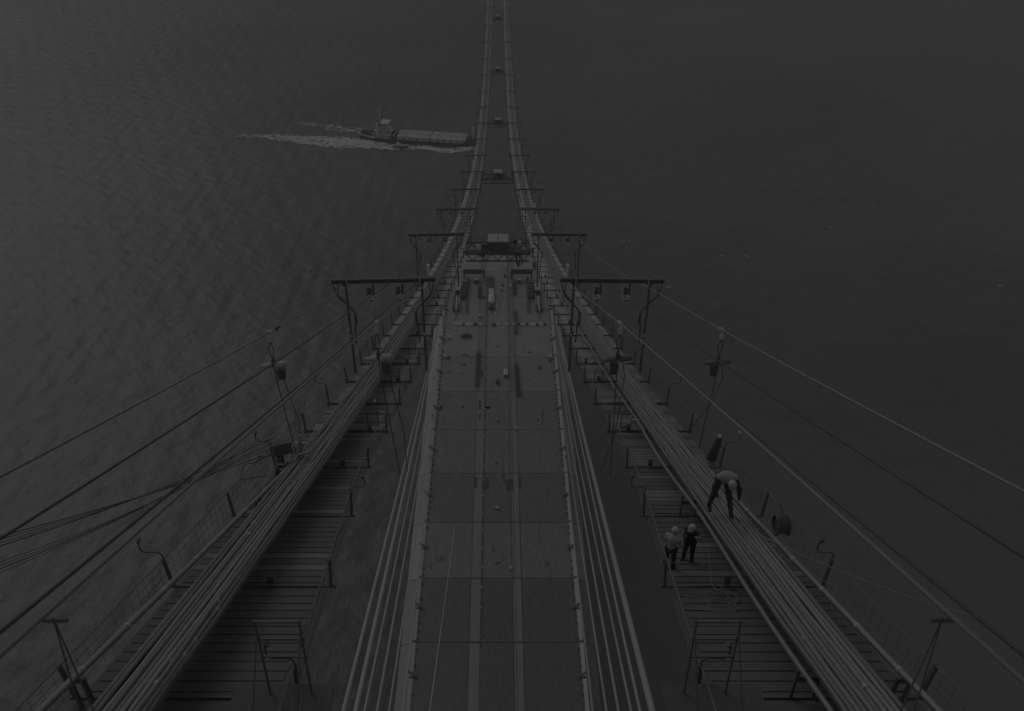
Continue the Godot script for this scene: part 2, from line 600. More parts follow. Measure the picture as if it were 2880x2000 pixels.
# ------------------------------------------------------------------ catwalks
func make_catwalk(s: float) -> void:
	var side := "left" if s < 0.0 else "right"
	var t := base("catwalk", Vector3.ZERO, "suspended %s catwalk of steel mesh and slats hanging under the %s main cable" % [side, side], "catwalk", "catwalks under the main cables")
	var far_slats := MB.new()
	var far_posts := MB.new()
	var near_mesh := {}
	for k in range(-1, 160):
		var D := 7.3 + BAY * k
		var u := slope_up(D)
		# floor panel of wire mesh
		var b := MB.new()
		b.hexa([on_walk(s, -2.1, -0.06, D), on_walk(s, 2.1, -0.06, D), on_walk(s, 2.1, -0.06, D + BAY - 0.02), on_walk(s, -2.1, -0.06, D + BAY - 0.02), on_walk(s, -2.1, 0.0, D), on_walk(s, 2.1, 0.0, D), on_walk(s, 2.1, 0.0, D + BAY - 0.02), on_walk(s, -2.1, 0.0, D + BAY - 0.02)])
		put("floor_panel", b, M.net if D < 70.0 else M.net_far, t)  # darker mesh near the tower: shade put into its colour
		var c := MB.new()
		c.bar(on_walk(s, -2.32, 0.03, D), on_walk(s, 2.32, 0.03, D), 0.15, 0.07 if D < 34.0 else 0.16, u)
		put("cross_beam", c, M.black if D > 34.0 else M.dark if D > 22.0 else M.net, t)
		# timber treads
		for i in range(1, 13):
			var d := D + BAY * i / 13.0
			var x0 := -2.0 + rng.randf() * 0.16
			if D < 105.0:
				var q := MB.new()
				var w := 0.452 + rng.randf() * 0.008
				q.bar(on_walk(s, x0, 0.012 + rng.randf() * 0.012, d), on_walk(s, 2.0, 0.012 + rng.randf() * 0.012, d), w, 0.02, u)
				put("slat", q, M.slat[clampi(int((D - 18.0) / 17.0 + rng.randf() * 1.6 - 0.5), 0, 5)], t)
			elif D < 460.0:
				far_slats.bar(on_walk(s, x0, 0.035, d), on_walk(s, 2.0, 0.035, d), 0.42, 0.05, u)
		if D >= 460.0:
			for i in 3:
				far_slats.bar(on_walk(s, -2.0, 0.04, D + 1.1 + 1.95 * i), on_walk(s, 2.0, 0.04, D + 1.1 + 1.95 * i), 1.55, 0.05, u)
		# handrail posts
		for e in [-2.2, 2.2]:
			if D < 440.0:
				var q := MB.new()
				q.bar(on_walk(s, e, 0.0, D), on_walk(s, e * 1.03, 1.35, D), 0.09, 0.09)
				put("handrail_post", q, M.dark, t)
			else:
				far_posts.bar(on_walk(s, e, 0.0, D), on_walk(s, e * 1.03, 1.35, D), 0.09, 0.09)
	put("distant_slats", far_slats, M.slat[5], t).set_meta("kind", "stuff")
	put("distant_posts", far_posts, M.dark, t).set_meta("kind", "stuff")
	for e in [[-2.25, 1.32, 0.03], [2.25, 1.32, 0.03], [-2.22, 0.7, 0.01], [2.22, 0.7, 0.01], [-2.2, 0.3, 0.008], [2.2, 0.3, 0.008], [-2.23, 1.0, 0.008], [2.23, 1.0, 0.008]]:
		var p := []
		var D := 1.2
		while D < 980.0:
			p.push_back(on_walk(s, e[0], e[1], D))
			D += BAY if D < 400.0 else BAY * 3.0
		var b := MB.new()
		b.tube(p, e[2], 4)
		put("hand_rope", b, M.rope_dark if e[1] < 1.3 else M.steel, t)
	var mesh := MB.new()
	for k in 150:
		var D := 6.0 + 0.5 * k
		for e in [-2.22, 2.22]:
			mesh.bar(on_walk(s, e, 0.05, D), on_walk(s, e, 1.28, D), 0.007, 0.007)
	put("side_mesh", mesh, M.steel, t).set_meta("kind", "stuff")
	# bearer ropes under the floor
	for e in [-1.9, -1.2, 1.2, 1.9]:
		var p := []
		for k in 110:
			p.push_back(on_walk(s, e, -0.16, 1.0 + 9.0 * k))
		var b := MB.new()
		b.tube(p, 0.05, 5)
		put("bearer_rope", b, M.dark, t)
	# gooseneck lamp arms on the posts
	for k in range(1, 46):
		for e in [-1.0, 1.0]:
			if posmod(k + (1 if e > 0.0 else 0), 2) == 0:
				continue
			var D := 7.3 + BAY * k
			var at := on_walk(s, e * 2.26, 1.3, D)
			var o := Vector3(-s * e, 0, 0) if rng.randf() < 0.4 else Vector3(s * e, 0, 0)
			var b := MB.new()
			b.tube([at + Vector3(0, -0.5, 0), at, at + Vector3(0, 0.22, 0), at + o * 0.12 + Vector3(0, 0.33, 0), at + o * 0.5 + Vector3(0, 0.38, 0.05), at + o * 0.6 + Vector3(0, 0.5, 0.05), at + o * 0.6 + Vector3(0, 0.85, 0.05)], 0.028, 5)
			var arm := put("lamp_arm", b, M.dark, t)
			var h := MB.new()
			h.cyl(at + o * 0.6 + Vector3(0, 0.8, 0.05), at + o * 0.5 + Vector3(0, 1.0, 0.1), 0.045, 7, 0.075)
			put("lamp_head", h, M.dark if rng.randf() < 0.85 else M.canvas, arm)

# ------------------------------------------------------------------ main cables
func make_main_cable(s: float) -> void:
	var side := "left" if s < 0.0 else "right"
	var t := base("main_cable", Vector3.ZERO, "unwrapped %s main cable, a bundle of grey strands above the %s catwalk" % [side, side], "main cable", "main cables of parallel strands")
	var ds := []
	var D := 1.0
	while D < 980.0:
		ds.push_back(D)
		D += 3.0 if D < 90.0 else 9.0
	var line := func(x: float, y: float, j: float) -> Array:
		var p := []
		for q in ds:
			var w := 0.02 * sin(q * 0.9 + x * 17.0 + y * 5.0) * j
			p.push_back(on_walk(s, x + w, 1.05 + y + 0.4 * w, q))
		return p
	var core := MB.new()
	core.tube(line.call(0.0, -0.04, 0.0), 0.36, 8)
	put("inner_strands", core, M.core, t).set_meta("kind", "stuff")
	var n := 0
	for row in [[0.36, 8], [0.26, 9], [0.14, 10], [0.0, 9], [-0.13, 8], [-0.26, 7], [-0.38, 6]]:
		for i in row[1]:
			var x: float = (i - (row[1] - 1) / 2.0) * 0.135
			if absf(x) < (row[1] - 1) / 2.0 * 0.135 - 0.2 and row[0] < 0.3 and row[0] > -0.3:
				continue
			n += 1
			var r := 0.066 + 0.008 * rng.randf()
			if s < 0.0:
				x += 0.009 * (1.0 if posmod(i, 2) == 0 else -1.0)
			x *= 1.06
			var b := MB.new()
			b.tube(line.call(x, row[0] + rng.randf_range(-0.015, 0.02), 1.0), r, 6)
			put("cable_strand", b, M.strand[rng.randi() % 4], t)
			# pale tape bands on the upper strands
			if row[0] > 0.1:
				for k in 5:
					var d := 12.0 + rng.randf() * 60.0
					var a := on_walk(s, x, 1.05 + row[0], d)
					var e := on_walk(s, x, 1.05 + row[0], d + 0.14)
					var q := MB.new()
					q.cyl(a, e, r + 0.006, 7)
					put("tape_band", q, M.parapet, t)

	# strand lying outside the bundle, carried on rollers
	var p := []
	for q in ds:
		if q > 300.0: break
		var x: float = 0.62 + maxf(0.0, 30.0 - q) * (0.062 if s < 0.0 else 0.042)
		p.push_back(on_walk(s, x, 1.25, q))
	var o := base("loose_strand", Vector3.ZERO, "single pale strand running along the outer side of the %s main cable" % side, "cable strand", "single strands beside the main cables")
	var b := MB.new()
	b.tube(p, 0.085, 8)
	put("strand", b, M.strand[3], o)
	for k in 26:
		var d := 9.0 + 2.1 * k
		var x := 0.62 + maxf(0.0, 30.0 - d) * (0.062 if s < 0.0 else 0.042)
		var q := MB.new()
		q.cyl(on_walk(s, x, 1.25, d), on_walk(s, x, 1.25, d + 0.12), 0.094, 8)
		put("tape_band", q, M.parapet, o)
	for k in 5:
		var d := 13.0 + 12.2 * k
		var x := 0.62 + maxf(0.0, 30.0 - d) * (0.062 if s < 0.0 else 0.042)
		var q := MB.new()
		q.bar(on_walk(s, x - 0.16, 0.0, d), on_walk(s, x - 0.16, 1.2, d), 0.08, 0.08)
		q.bar(on_walk(s, x + 0.16, 0.0, d), on_walk(s, x + 0.16, 1.2, d), 0.08, 0.08)
		q.cyl(on_walk(s, x - 0.16, 1.1, d), on_walk(s, x + 0.16, 1.1, d), 0.07, 8)
		put("roller_stand", q, M.dark, o)

# ------------------------------------------------------------------ ropes
func make_ropes() -> void:
	for s in [-1.0, 1.0]:
		var side := "left" if s < 0.0 else "right"
		var rows := [[10.4, 0.038, M.rope_light, "pale twisted carrying rope along the outer post line above the %s catwalk"], [8.75, 0.032, M.rope_dark, "dark hauling rope through the outer pulleys above the %s catwalk"], [6.75, 0.032, M.rope_dark, "dark hauling rope through the inner pulleys above the %s catwalk"], [5.2, 0.03, M.rope_light, "pale twisted carrying rope along the inner post line above the %s catwalk"]]
		for i in 4:
			var q = rows[i]
			var b := MB.new()
			var drop := 5.95 if q[2] == M.rope_light else 6.6
			var p := []
			var D := 0.6
			while D < 900.0:
				var ph := fposmod(D / 48.2 - 0.1, 1.0)
				var dip := 0.4 * 4.0 * ph * (1.0 - ph)
				var high := 0.0
				if D < 53.0:
					dip = 0.0
					high = (0.8 if i == 3 else 0.0 if i == 0 else 0.5) * (1.0 - D / 53.0) + (0.55 if i == 3 else 0.0) * 4.0 * (D / 53.0) * (1.0 - D / 53.0)
				p.push_back(Vector3(s * (q[0] - 0.0017 * D), level(drop + dip - high, D), -D))
				D += 2.41 if D < 250.0 else 12.05
			b.tube(p, q[1], 6)
			tag(put("carrying_rope" if q[2] == M.rope_light else "hauling_rope", b, q[2]), q[3] % side, "rope", "ropes running over the portal frames")
	# strand being pulled along the inner side of the right catwalk
	var p := []
	for k in 60:
		var D := 6.0 + 2.0 * k
		p.push_back(Vector3(lerpf(7.62, 7.2, clampf((D - 10.0) / 100.0, 0.0, 1.0)) + 0.05 * sin(D * 0.35), level(12.35, D) - 0.12 * absf(sin(D * PI / 12.2)), -D))
	var t := base("hauled_strand", Vector3.ZERO, "pale strand on rollers along the inner side of the right main cable", "cable strand")
	var b := MB.new()
	b.tube(p, 0.075, 7)
	put("strand", b, M.strand[3], t)
	for k in 9:
		var D := 13.4 + 12.2 * k
		var x := lerpf(7.62, 7.2, clampf((D - 10.0) / 100.0, 0.0, 1.0))
		var at := Vector3(x, level(FLOOR, D), -D)
		var q := MB.new()
		for e in [-0.28, 0.28]:
			q.bar(at + Vector3(e, 0, 0), at + Vector3(e, 1.15, 0), 0.07, 0.07)
		q.bar(at + Vector3(-0.28, 0.75, 0), at + Vector3(0.28, 0.75, 0), 0.08, 0.08)
		q.cyl(at + Vector3(-0.28, 0.84, 0), at + Vector3(0.28, 0.84, 0), 0.06, 8)
		put("roller_stand", q, M.light if k > 1 else M.dark, t)
	# the bundle of dark wires that comes in from the left
	for k in 8:
		var a := Vector3(-10.3 + 0.05 * (k % 3), level(11.9, 30.5) + 0.12 * (k % 4), -30.5 - 0.2 * k)
		var e := Vector3(-16.4, EYE - 19.3 - 0.17 * k - (0.5 if k > 3 else 0.0), -17.4)
		var q := []
		for i in 11:
			var u := i / 10.0
			q.push_back(a.lerp(e, u) - Vector3(0, (0.5 + 0.1 * k) * 4.0 * u * (1.0 - u) * 0.5, 0))
		var m := MB.new()
		m.tube(q, 0.013 if k % 3 else 0.02, 5)
		tag(put("slack_wire", m, M.rope_dark), "%s from the top of the dark slack wires running left from the winch" % nth(k), "wire", "slack wires left of the winch")
	# thin pale wires fanning right from the bending worker
	for k in 5:
		var a := Vector3(8.0 + 0.1 * k, level(11.5, 22.0), -22.0 + 0.3 * k)
		var e := Vector3(12.6 + 0.2 * k, level(11.5 + 0.9 * k, 15.0 - 1.8 * k), -15.0 + 1.8 * k)
		var q := []
		for i in 9:
			var u := i / 8.0
			q.push_back(a.lerp(e, u) - Vector3(0, 0.35 * 4.0 * u * (1.0 - u), 0))
		var m := MB.new()
		m.tube(q, 0.02 if k == 0 else 0.012, 5)
		tag(put("loose_wire", m, M.rope_light), "%s of the thin pale wires fanning right from the bending worker" % nth(k), "wire", "thin wires beside the bending worker")
	# long pale rope hanging over the deck
	var rp := []
	for i in 13:
		var u := i / 12.0
		rp.push_back(Vector3(-14.4, 70.1, -212.0).lerp(Vector3(-9.0, 218.0, -3.0), u) - Vector3(0, 1.5 * 4.0 * u * (1.0 - u), 0))
	var rb := MB.new()
	rb.tube(rp, 0.085, 6)
	tag(put("guide_rope", rb, M.light), "pale straight rope rising from the left deck lane towards the tower", "rope")

# ------------------------------------------------------------------ portal frames
func make_portal(called: String) -> Node3D:
	# local: origin under the beam's middle at beam-top level, x across, posts hang down 7.7 m
	var t := base(called, Vector3.ZERO, "", "portal frame", "portal frames over the catwalks")
	var b := MB.new()
	b.box(Vector3(0, -0.025, 0), Vector3(7.1, 0.05, 0.3))
	b.box(Vector3(0, -0.16, 0), Vector3(7.08, 0.22, 0.05))
	b.box(Vector3(0, -0.295, 0), Vector3(7.1, 0.05, 0.3))
	put("beam", b, M.dark, t)
	for x in [-3.5, -1.8, 0.0, 1.8, 3.5]:
		var q := MB.new()
		q.box(Vector3(x, -0.16, 0.0), Vector3(0.05, 0.21, 0.27))
		put("stiffener", q, M.dark, t)
	for e in [-1.0, 1.0]:
		var q := MB.new()
		q.box(Vector3(e * 2.6, -4.15, 0), Vector3(0.16, 7.5, 0.16))
		q.box(Vector3(e * 2.6, -0.42, 0), Vector3(0.36, 0.08, 0.36))
		put("post", q, M.dark, t)
		var r := MB.new()
		r.bar(Vector3(e * 3.42, -0.48, 0.08), Vector3(e * 3.22, -1.35, 0.06), 0.09, 0.09)
		r.bar(Vector3(e * 3.12, -0.48, -0.08), Vector3(e * 3.2, -1.35, -0.04), 0.07, 0.07)
		r.bar(Vector3(e * 3.24, -1.3, 0), Vector3(e * 2.62, -2.05, 0), 0.15, 0.15)
		put("brace", r, M.dark, t)
		# light clamp strap at the post and the ladder tube beside it
		var k := MB.new()
		k.box(Vector3(e * 2.48, -0.2, 0.18), Vector3(0.06, 0.52, 0.04))
		put("rope_strap", k, M.light, t)
		var l := MB.new()
		var o := -1.0 if e < 0.0 else 1.0
		l.tube([Vector3(e * 2.58, -2.0, 0.15), Vector3(e * 2.58 - o * 0.42, -2.5, 0.3), Vector3(e * 2.58 - o * 0.5, -3.3, 0.35), Vector3(e * 2.58 - o * 0.36, -3.6, 0.3), Vector3(e * 2.58 - o * 0.32, -5.2, 0.25)], 0.06, 5)
		l.box(Vector3(e * 2.58 - o * 0.48, -3.0, 0.36), Vector3(0.16, 0.9, 0.16))
		put("cable_drop", l, M.black, t)
		var c := MB.new()
		c.box(Vector3(e * 2.6, -4.6, 0.16), Vector3(0.1, 0.16, 0.1))
		put("post_lamp", c, M.light, t)
	for x in [-1.0, 1.0]:
		var q := MB.new()
		q.box(Vector3(x - 0.2, -0.9, 0.1), Vector3(0.06, 0.85, 0.3))
		q.box(Vector3(x + 0.13, -0.82, 0.1), Vector3(0.05, 0.7, 0.24))
		q.box(Vector3(x - 0.03, -0.53, 0.1), Vector3(0.4, 0.1, 0.32))
		var y := put("pulley_block", q, M.canvas, t)
		var w := MB.new()
		w.cyl(Vector3(x - 0.14, -0.92, 0.1), Vector3(x + 0.08, -0.92, 0.1), 0.3, 14)
		put("pulley_wheel", w, M.black, y)
		var z := MB.new()
		z.box(Vector3(x + 0.02, -1.45, 0.12), Vector3(0.52, 0.22, 0.34))
		put("pulley_guard", z, M.light, y)
		var v := MB.new()
		v.bar(Vector3(x + 0.26, -0.5, -0.05), Vector3(x + 0.24, -1.3, -0.02), 0.12, 0.14)
		v.cyl(Vector3(x + 0.05, -1.56, 0.1), Vector3(x + 0.05, -1.72, 0.1), 0.12, 8)
		put("hanger", v, M.black, y)
	return t

func make_portals() -> void:
	var first: Node3D = null
	for s in [-1.0, 1.0]:
		var side := "left" if s < 0.0 else "right"
		for k in range(1, 18):
			var D := 48.2 * (k + 0.1)
			var at := Vector3(s * (7.88 - 0.0012 * D), level(5.25, D), -D)
			var label := "dark portal frame with two hanging pulleys over the %s catwalk, %s" % [side, "nearest the camera" if k == 1 else nth(k - 1) + " from the camera"]
			var turn := 0.045 if s < 0.0 else -0.02
			if first == null:
				first = make_portal("portal_frame")
				first.position = at
				first.rotation.y = turn
				first.set_meta("label", label)
			else:
				copy(first, at, label, "portal frames over the catwalks", turn)

# ------------------------------------------------------------------ cross bridges between the catwalks
func make_cross_bridges() -> void:
	for i in 5:
		var n := 3 + 3 * i
		var D := 48.2 * (n + 0.1) - 1.0
		var x := cable_x(1.0, D) - 2.25
		var y := level(FLOOR, D)
		var t := base("cross_bridge", Vector3(0, y, -D), "dark lattice cross bridge with a pale covered shelter, joining both catwalks, %s from the camera" % ("nearest" if i == 0 else nth(i)), "cross bridge", "cross bridges between the catwalks")
		var f := MB.new()
		f.box(Vector3(0, -0.08, 0), Vector3(2.0 * x, 0.12, 4.4))
		put("floor", f, M.net, t)
		for z in [-2.2, 2.2]:
			var c := MB.new()
			c.box(Vector3(0, -0.05, z), Vector3(2.0 * x + 0.3, 0.34, 0.26))
			put("top_chord", c, M.black, t)
			var d := MB.new()
			d.box(Vector3(0, -1.55, z), Vector3(2.0 * x, 0.22, 0.2))
			put("bottom_chord", d, M.black, t)
			for k in 5:
				var a := -x + 2.0 * x * (k + 0.04) / 5.0
				var m := -x + 2.0 * x * (k + 0.5) / 5.0
				var e := -x + 2.0 * x * (k + 0.96) / 5.0
				for q in [[a, m], [e, m]]:
					var b := MB.new()
					b.bar(Vector3(q[0], -0.2, z), Vector3(q[1], -1.5, z), 0.12, 0.12)
					put("lattice_bar", b, M.black, t)
			for k in 9:
				var px := -x + 2.0 * x * k / 8.0
				var b := MB.new()
				b.bar(Vector3(px, 0, z), Vector3(px, 1.15, z), 0.08, 0.08)
				put("railing_post", b, M.dark, t)
			for h in [0.6, 1.15]:
				var b := MB.new()
				b.cyl(Vector3(-x, h, z), Vector3(x, h, z), 0.035, 5)
				put("railing_rope", b, M.dark, t)
		for k in 6:
			var px := -x + 2.0 * x * (k + 0.5) / 6.0
			var b := MB.new()
			b.box(Vector3(px, -0.2, 0), Vector3(0.15, 0.2, 4.3))
			put("floor_joist", b, M.black, t)
		# shelter with a pale canvas top
		var sx := 0.05
		var sh := base("canvas_shelter", Vector3(sx, y, -D), "dark equipment shelter with a pale canvas top in the middle of the %s cross bridge" % ("nearest" if i == 0 else nth(i)), "shelter", "canvas shelters on the cross bridges")
		var w := 3.9 if i == 0 else 3.0
		var b1 := MB.new()
		b1.box(Vector3(0, 0.95, -0.1), Vector3(w, 1.75, 2.2))
		put("body", b1, M.dark, sh)
		var roof := MB.new()
		for q in 2:
			roof.hexa([Vector3(-w / 2.0 + q * w / 2.0 + 0.03, 1.85, 1.25), Vector3(q * w / 2.0 - 0.02, 1.85, 1.25), Vector3(q * w / 2.0 - 0.02, 1.85, -1.3), Vector3(-w / 2.0 + q * w / 2.0 + 0.03, 1.85, -1.3), Vector3(-w / 2.0 + q * w / 2.0 + 0.06, 2.02, 1.1), Vector3(q * w / 2.0 - 0.06, 2.0, 1.1), Vector3(q * w / 2.0 - 0.06, 2.3, -1.2), Vector3(-w / 2.0 + q * w / 2.0 + 0.06, 2.34, -1.2)])
		put("canvas_top", roof, M.canvas, sh)
		# small things standing on the bridge
		var clutter := [[-3.7, 0.9, 0.85, "pale tilted board"], [-4.9, 0.9, 0.5, "pale bag"], [4.2, -0.9, 0.6, "white box"], [5.0, 0.8, 0.75, "pale heap of sacks"]]
		for q in clutter:
			if i > 0 and q[3] == "pale tilted board":
				continue
			var px: float = q[0] * x / 6.0
			var b := MB.new()
			if q[3] == "pale tilted board":
				b.box(Vector3(0, 0.75, 0), Vector3(0.95, 1.1, 0.08), Basis(Vector3.RIGHT, -0.7) * Basis(Vector3.UP, 0.3))
			elif q[3] == "white box":
				b.box(Vector3(0, 0.4, 0), Vector3(0.6, 0.8, 0.5))
			else:
				b.ball(Vector3(-0.15, 0.22, 0), Vector3(0.35, 0.26, 0.3), 8, 5)
				b.ball(Vector3(0.2, 0.2, 0.1), Vector3(0.32, 0.24, 0.28), 8, 5)
				b.ball(Vector3(0.0, 0.45, 0.0), Vector3(0.28, 0.2, 0.25), 8, 5)
			var o := put(q[3].replace("pale tilted ", "tilted_").replace("pale ", "").replace("white ", "equipment_").replace("heap of sacks", "sack_heap"), b, M.light)
			o.position = Vector3(px, y, -D + q[1])
			tag(o, "%s on the %s cross bridge%s" % [q[3], "nearest" if i == 0 else nth(i), " left of its shelter" if q[0] < 0.0 else " right of its shelter"], q[3].get_slice(" ", q[3].get_slice_count(" ") - 1))
	# dark bundles of ropes hanging down from the nearest cross bridge
	var D0 := 48.2 * 3.1 - 1.0
	for q in [[-2.7, 8, 1.5, "left"], [2.3, 6, 1.2, "middle right"], [3.9, 12, 4.6, "far right"]]:
		var b := MB.new()
		for k in q[1]:
			var px: float = q[0] + rng.randf_range(-0.55, 0.55)
			var pz := rng.randf_range(0.1, 0.5)
			var len: float = q[2] * rng.randf_range(0.6, 1.3)
			var pts := []
			for i in 4:
				var u := i / 6.0
				pts.push_back(Vector3(px + 0.25 * sin(u * 6.0 + k), 0.3 - len * u, 2.35 + pz * sin(u * 3.0)))
			b.tube(pts, 0.07, 5)
		var o := put("rope_bundle", b, M.black)
		o.position = Vector3(0, level(FLOOR, D0), -D0)
		tag(o, "tangle of dark ropes hanging from the nearest cross bridge, %s of its truss" % q[3], "rope bundle")
		o.set_meta("kind", "stuff")

# ------------------------------------------------------------------ chain hoists hung from the carrying ropes
func make_hoists() -> void:
	var spots := [[-1.0, 10.4, "outer", 33.6], [-1.0, 5.2, "inner", 31.6], [1.0, 5.2, "inner", 31.4], [1.0, 10.4, "outer", 34.3]]
	var size := 0.74
	for q in spots:
		var s: float = q[0]
		var D: float = q[3]
		var u0 := D / 53.0
		var rope_y := level(5.95 - ((0.8 * (1.0 - u0) + 0.55 * 4.0 * u0 * (1.0 - u0)) if q[2] == "inner" else 0.0), D)
		var rx: float = q[1] - 0.0017 * D
		var o := base("chain_hoist", Vector3(s * rx, rope_y, -D), "chain hoist with dark chain bag hung from the %s pale rope over the %s catwalk" % [q[2], "left" if s < 0.0 else "right"], "hoist", "chain hoists hung from the carrying ropes")
		o.scale = Vector3.ONE * size
		var dir := Vector3(0, -0.48, -1).normalized() * -1.0
		var b := MB.new()
		var pts := []
		for i in 61:
			var u := i / 60.0
			var t := u * TAU * 5.0
			pts.push_back(-dir * (u * 1.05 - 0.1) + Vector3(cos(t) * 0.11, sin(t) * 0.11, 0))
		b.tube(pts, 0.026, 5)
		put("rope_wrap", b, M.light, o)
		if s < 0.0 and q[2] == "outer":
			var l := MB.new()
			l.tube([-dir * 0.9, -dir * 1.4, -dir * 1.9 + Vector3(0.1, 0.12, 0), -dir * 2.3 + Vector3(0.15, 0.1, 0), -dir * 2.25 + Vector3(0.0, -0.12, 0), -dir * 1.8 + Vector3(0.05, -0.1, 0), -dir * 1.4], 0.045, 6)
			put("rope_tail", l, M.black, o)
		var k := MB.new()
		k.cyl(Vector3(0, -0.12, 0), Vector3(0, -0.45, 0), 0.06, 8)
		k.box(Vector3(0, -0.5, 0), Vector3(0.22, 0.34, 0.1))
		put("shackle", k, M.light, o)
		var sl := MB.new()
		for e in [-1.0, 1.0]:
			sl.tube([Vector3(0, -0.6, 0), Vector3(e * 0.14, -1.2, 0), Vector3(e * 0.1, -1.6, 0), Vector3(0, -1.95, 0)], 0.03, 5)
		put("sling", sl, M.black, o)
		var h := MB.new()
		h.box(Vector3(0, -2.2, 0), Vector3(0.2, 0.5, 0.26))
		put("hook_block", h, M.black, o)
		var m := MB.new()
		m.cyl(Vector3(0.08, -2.4, 0), Vector3(0.72, -2.32, 0), 0.21, 12)
		m.cyl(Vector3(0.68, -2.32, 0), Vector3(0.82, -2.31, 0), 0.16, 12)
		put("motor", m, M.steel if s > 0.0 else M.canvas, o)
		var g := MB.new()
		g.cyl(Vector3(-0.08, -2.42, 0), Vector3(-0.5, -2.48, 0), 0.17, 12)
		g.cyl(Vector3(-0.5, -2.48, 0), Vector3(-0.82, -2.53, 0), 0.13, 12)
		put("gear_case", g, M.steel if s > 0.0 else M.canvas, o)
		var c := MB.new()
		var bx := 0.38 if s < 0.0 else -0.16
		c.hexa([Vector3(bx - 0.2, -3.45, -0.15), Vector3(bx + 0.2, -3.45, -0.15), Vector3(bx + 0.2, -3.45, 0.15), Vector3(bx - 0.2, -3.45, 0.15), Vector3(bx - 0.26, -2.72, -0.18), Vector3(bx + 0.26, -2.72, -0.18), Vector3(bx + 0.26, -2.72, 0.18), Vector3(bx - 0.26, -2.72, 0.18)])
		put("chain_bag", c, M.black, o)
		var floor_y := (level(FLOOR, D) - rope_y) / size
		var chain := MB.new()
		var e1 := Vector3(0.5 if s < 0.0 else -0.3, floor_y + 0.5, 0.3)
		if q[2] == "inner":
			e1 = Vector3(0.75 if s < 0.0 else 0.15, floor_y + 0.05, 0.6)
		chain.tube([Vector3(0, -2.6, 0), Vector3(0.05, -4.2, 0.05), e1.lerp(Vector3(0, -2.6, 0), 0.3), e1], 0.035, 6)
		put("chain", chain, M.black, o)
		var ct := MB.new()
		var e2 := e1 + Vector3(0.5 if s < 0.0 else -0.7, 0.4, 0.2)
		if q[2] == "outer" and s > 0.0:
			e2 = Vector3(-0.95, floor_y + 1.35, -0.6)
		ct.tube([Vector3(0.3, -2.5, 0.05), Vector3(0.5, -3.6, 0.1), e2.lerp(Vector3(0.5, -3.6, 0.1), 0.45) + Vector3(0.28, 0, 0), e2], 0.028, 6)
		put("control_cable", ct, M.black, o)
		if q[2] == "outer" and s < 0.0:
			var y := MB.new()
			for e in [[-0.35, 0.3], [0.8, -0.9], [-0.45, 0.9]]:
				y.bar(e1 + Vector3(0, 0.9, 0), e1 + Vector3(e[0], -0.1, e[1]), 0.06, 0.06)
			y.bar(e1 + Vector3(0, 0.9, 0), e1 + Vector3(0.85, 0.9, 0), 0.07, 0.07)
			y.bar(e1 + Vector3(0.85, 0.9, 0), e1 + Vector3(1.6, 1.7, -0.9), 0.05, 0.05)
			put("load_spreader", y, M.light, o)

# ------------------------------------------------------------------ strand winch on the left catwalk
func make_winch() -> void:
	var D := 29.6
	var at := on_walk(-1.0, 0.85, 0.0, D)
	var t := base("strand_winch", at, "dark strand winch with black cover box on the outer side of the left main cable", "winch")
	var b := MB.new()
	for e in [-0.45, 0.45]:
		b.bar(Vector3(e, 0, 0.5), Vector3(e, 1.6, 0.3), 0.12, 0.12)
		b.bar(Vector3(e, 0, -0.6), Vector3(e, 1.6, -0.4), 0.12, 0.12)
		b.bar(Vector3(e, 1.5, 0.5), Vector3(e, 1.6, -0.6), 0.12, 0.12)
	b.bar(Vector3(-0.5, 1.5, 0.4), Vector3(0.5, 1.5, 0.4), 0.12, 0.12)
	b.box(Vector3(0, 0.5, 0.1), Vector3(1.0, 0.5, 0.9))
	put("frame", b, M.black, t)
	var c := MB.new()
	c.box(Vector3(-0.3, 1.85, -0.3), Vector3(0.8, 0.5, 0.6), Basis(Vector3.UP, 0.35) * Basis(Vector3.RIGHT, -0.3))
	put("cover_box", c, M.black, t)
	var d := MB.new()
	d.cyl(Vector3(-0.4, 1.05, 0.35), Vector3(0.45, 1.05, 0.35), 0.36, 16)
	put("drum", d, M.dark, t)
	for e in [-0.45, 0.5]:
		var f := MB.new()
		f.torus(Vector3(e, 1.05, 0.35), Vector3.RIGHT, 0.46, 0.06, 20, 6)
		put("drum_flange", f, M.steel, t)
	var g := MB.new()
	g.cyl(Vector3(0.1, 1.5, 0.75), Vector3(0.55, 1.5, 0.75), 0.13, 10)
	g.torus(Vector3(-0.2, 1.6, 0.72), Vector3.BACK, 0.16, 0.035, 14, 6)
	g.torus(Vector3(0.18, 1.72, 0.6), Vector3(0.4, 0.2, 1).normalized(), 0.18, 0.04, 14, 6)
	put("hand_wheels", g, M.zinc, t)
	for q in [[Vector3(0.45, 1.6, -0.2), Vector3(0.55, 2.5, -0.35)], [Vector3(0.5, 1.75, 0.1), Vector3(0.98, 1.92, 0.05)], [Vector3(-0.6, 1.55, -0.1), Vector3(-1.3, 1.8, 0.2)]]:
		var l := MB.new()
		l.cyl(q[0], q[1], 0.055, 7)
		put("lever", l, M.zinc, t)
	var r := MB.new()
	r.tube([Vector3(0.5, 1.3, 0.6), Vector3(0.9, 1.2, 1.3), Vector3(1.4, 1.3, 2.2), Vector3(2.1, 0.2, 3.2)], 0.025, 5)
	r.tube([Vector3(-0.6, 1.8, 0.0), Vector3(-1.4, 1.5, 0.3), Vector3(-1.7, 1.9, 0.9), Vector3(-2.0, 1.2, 1.1), Vector3(-0.9, 1.0, 0.6)], 0.022, 5)
	put("hose", r, M.black, t)

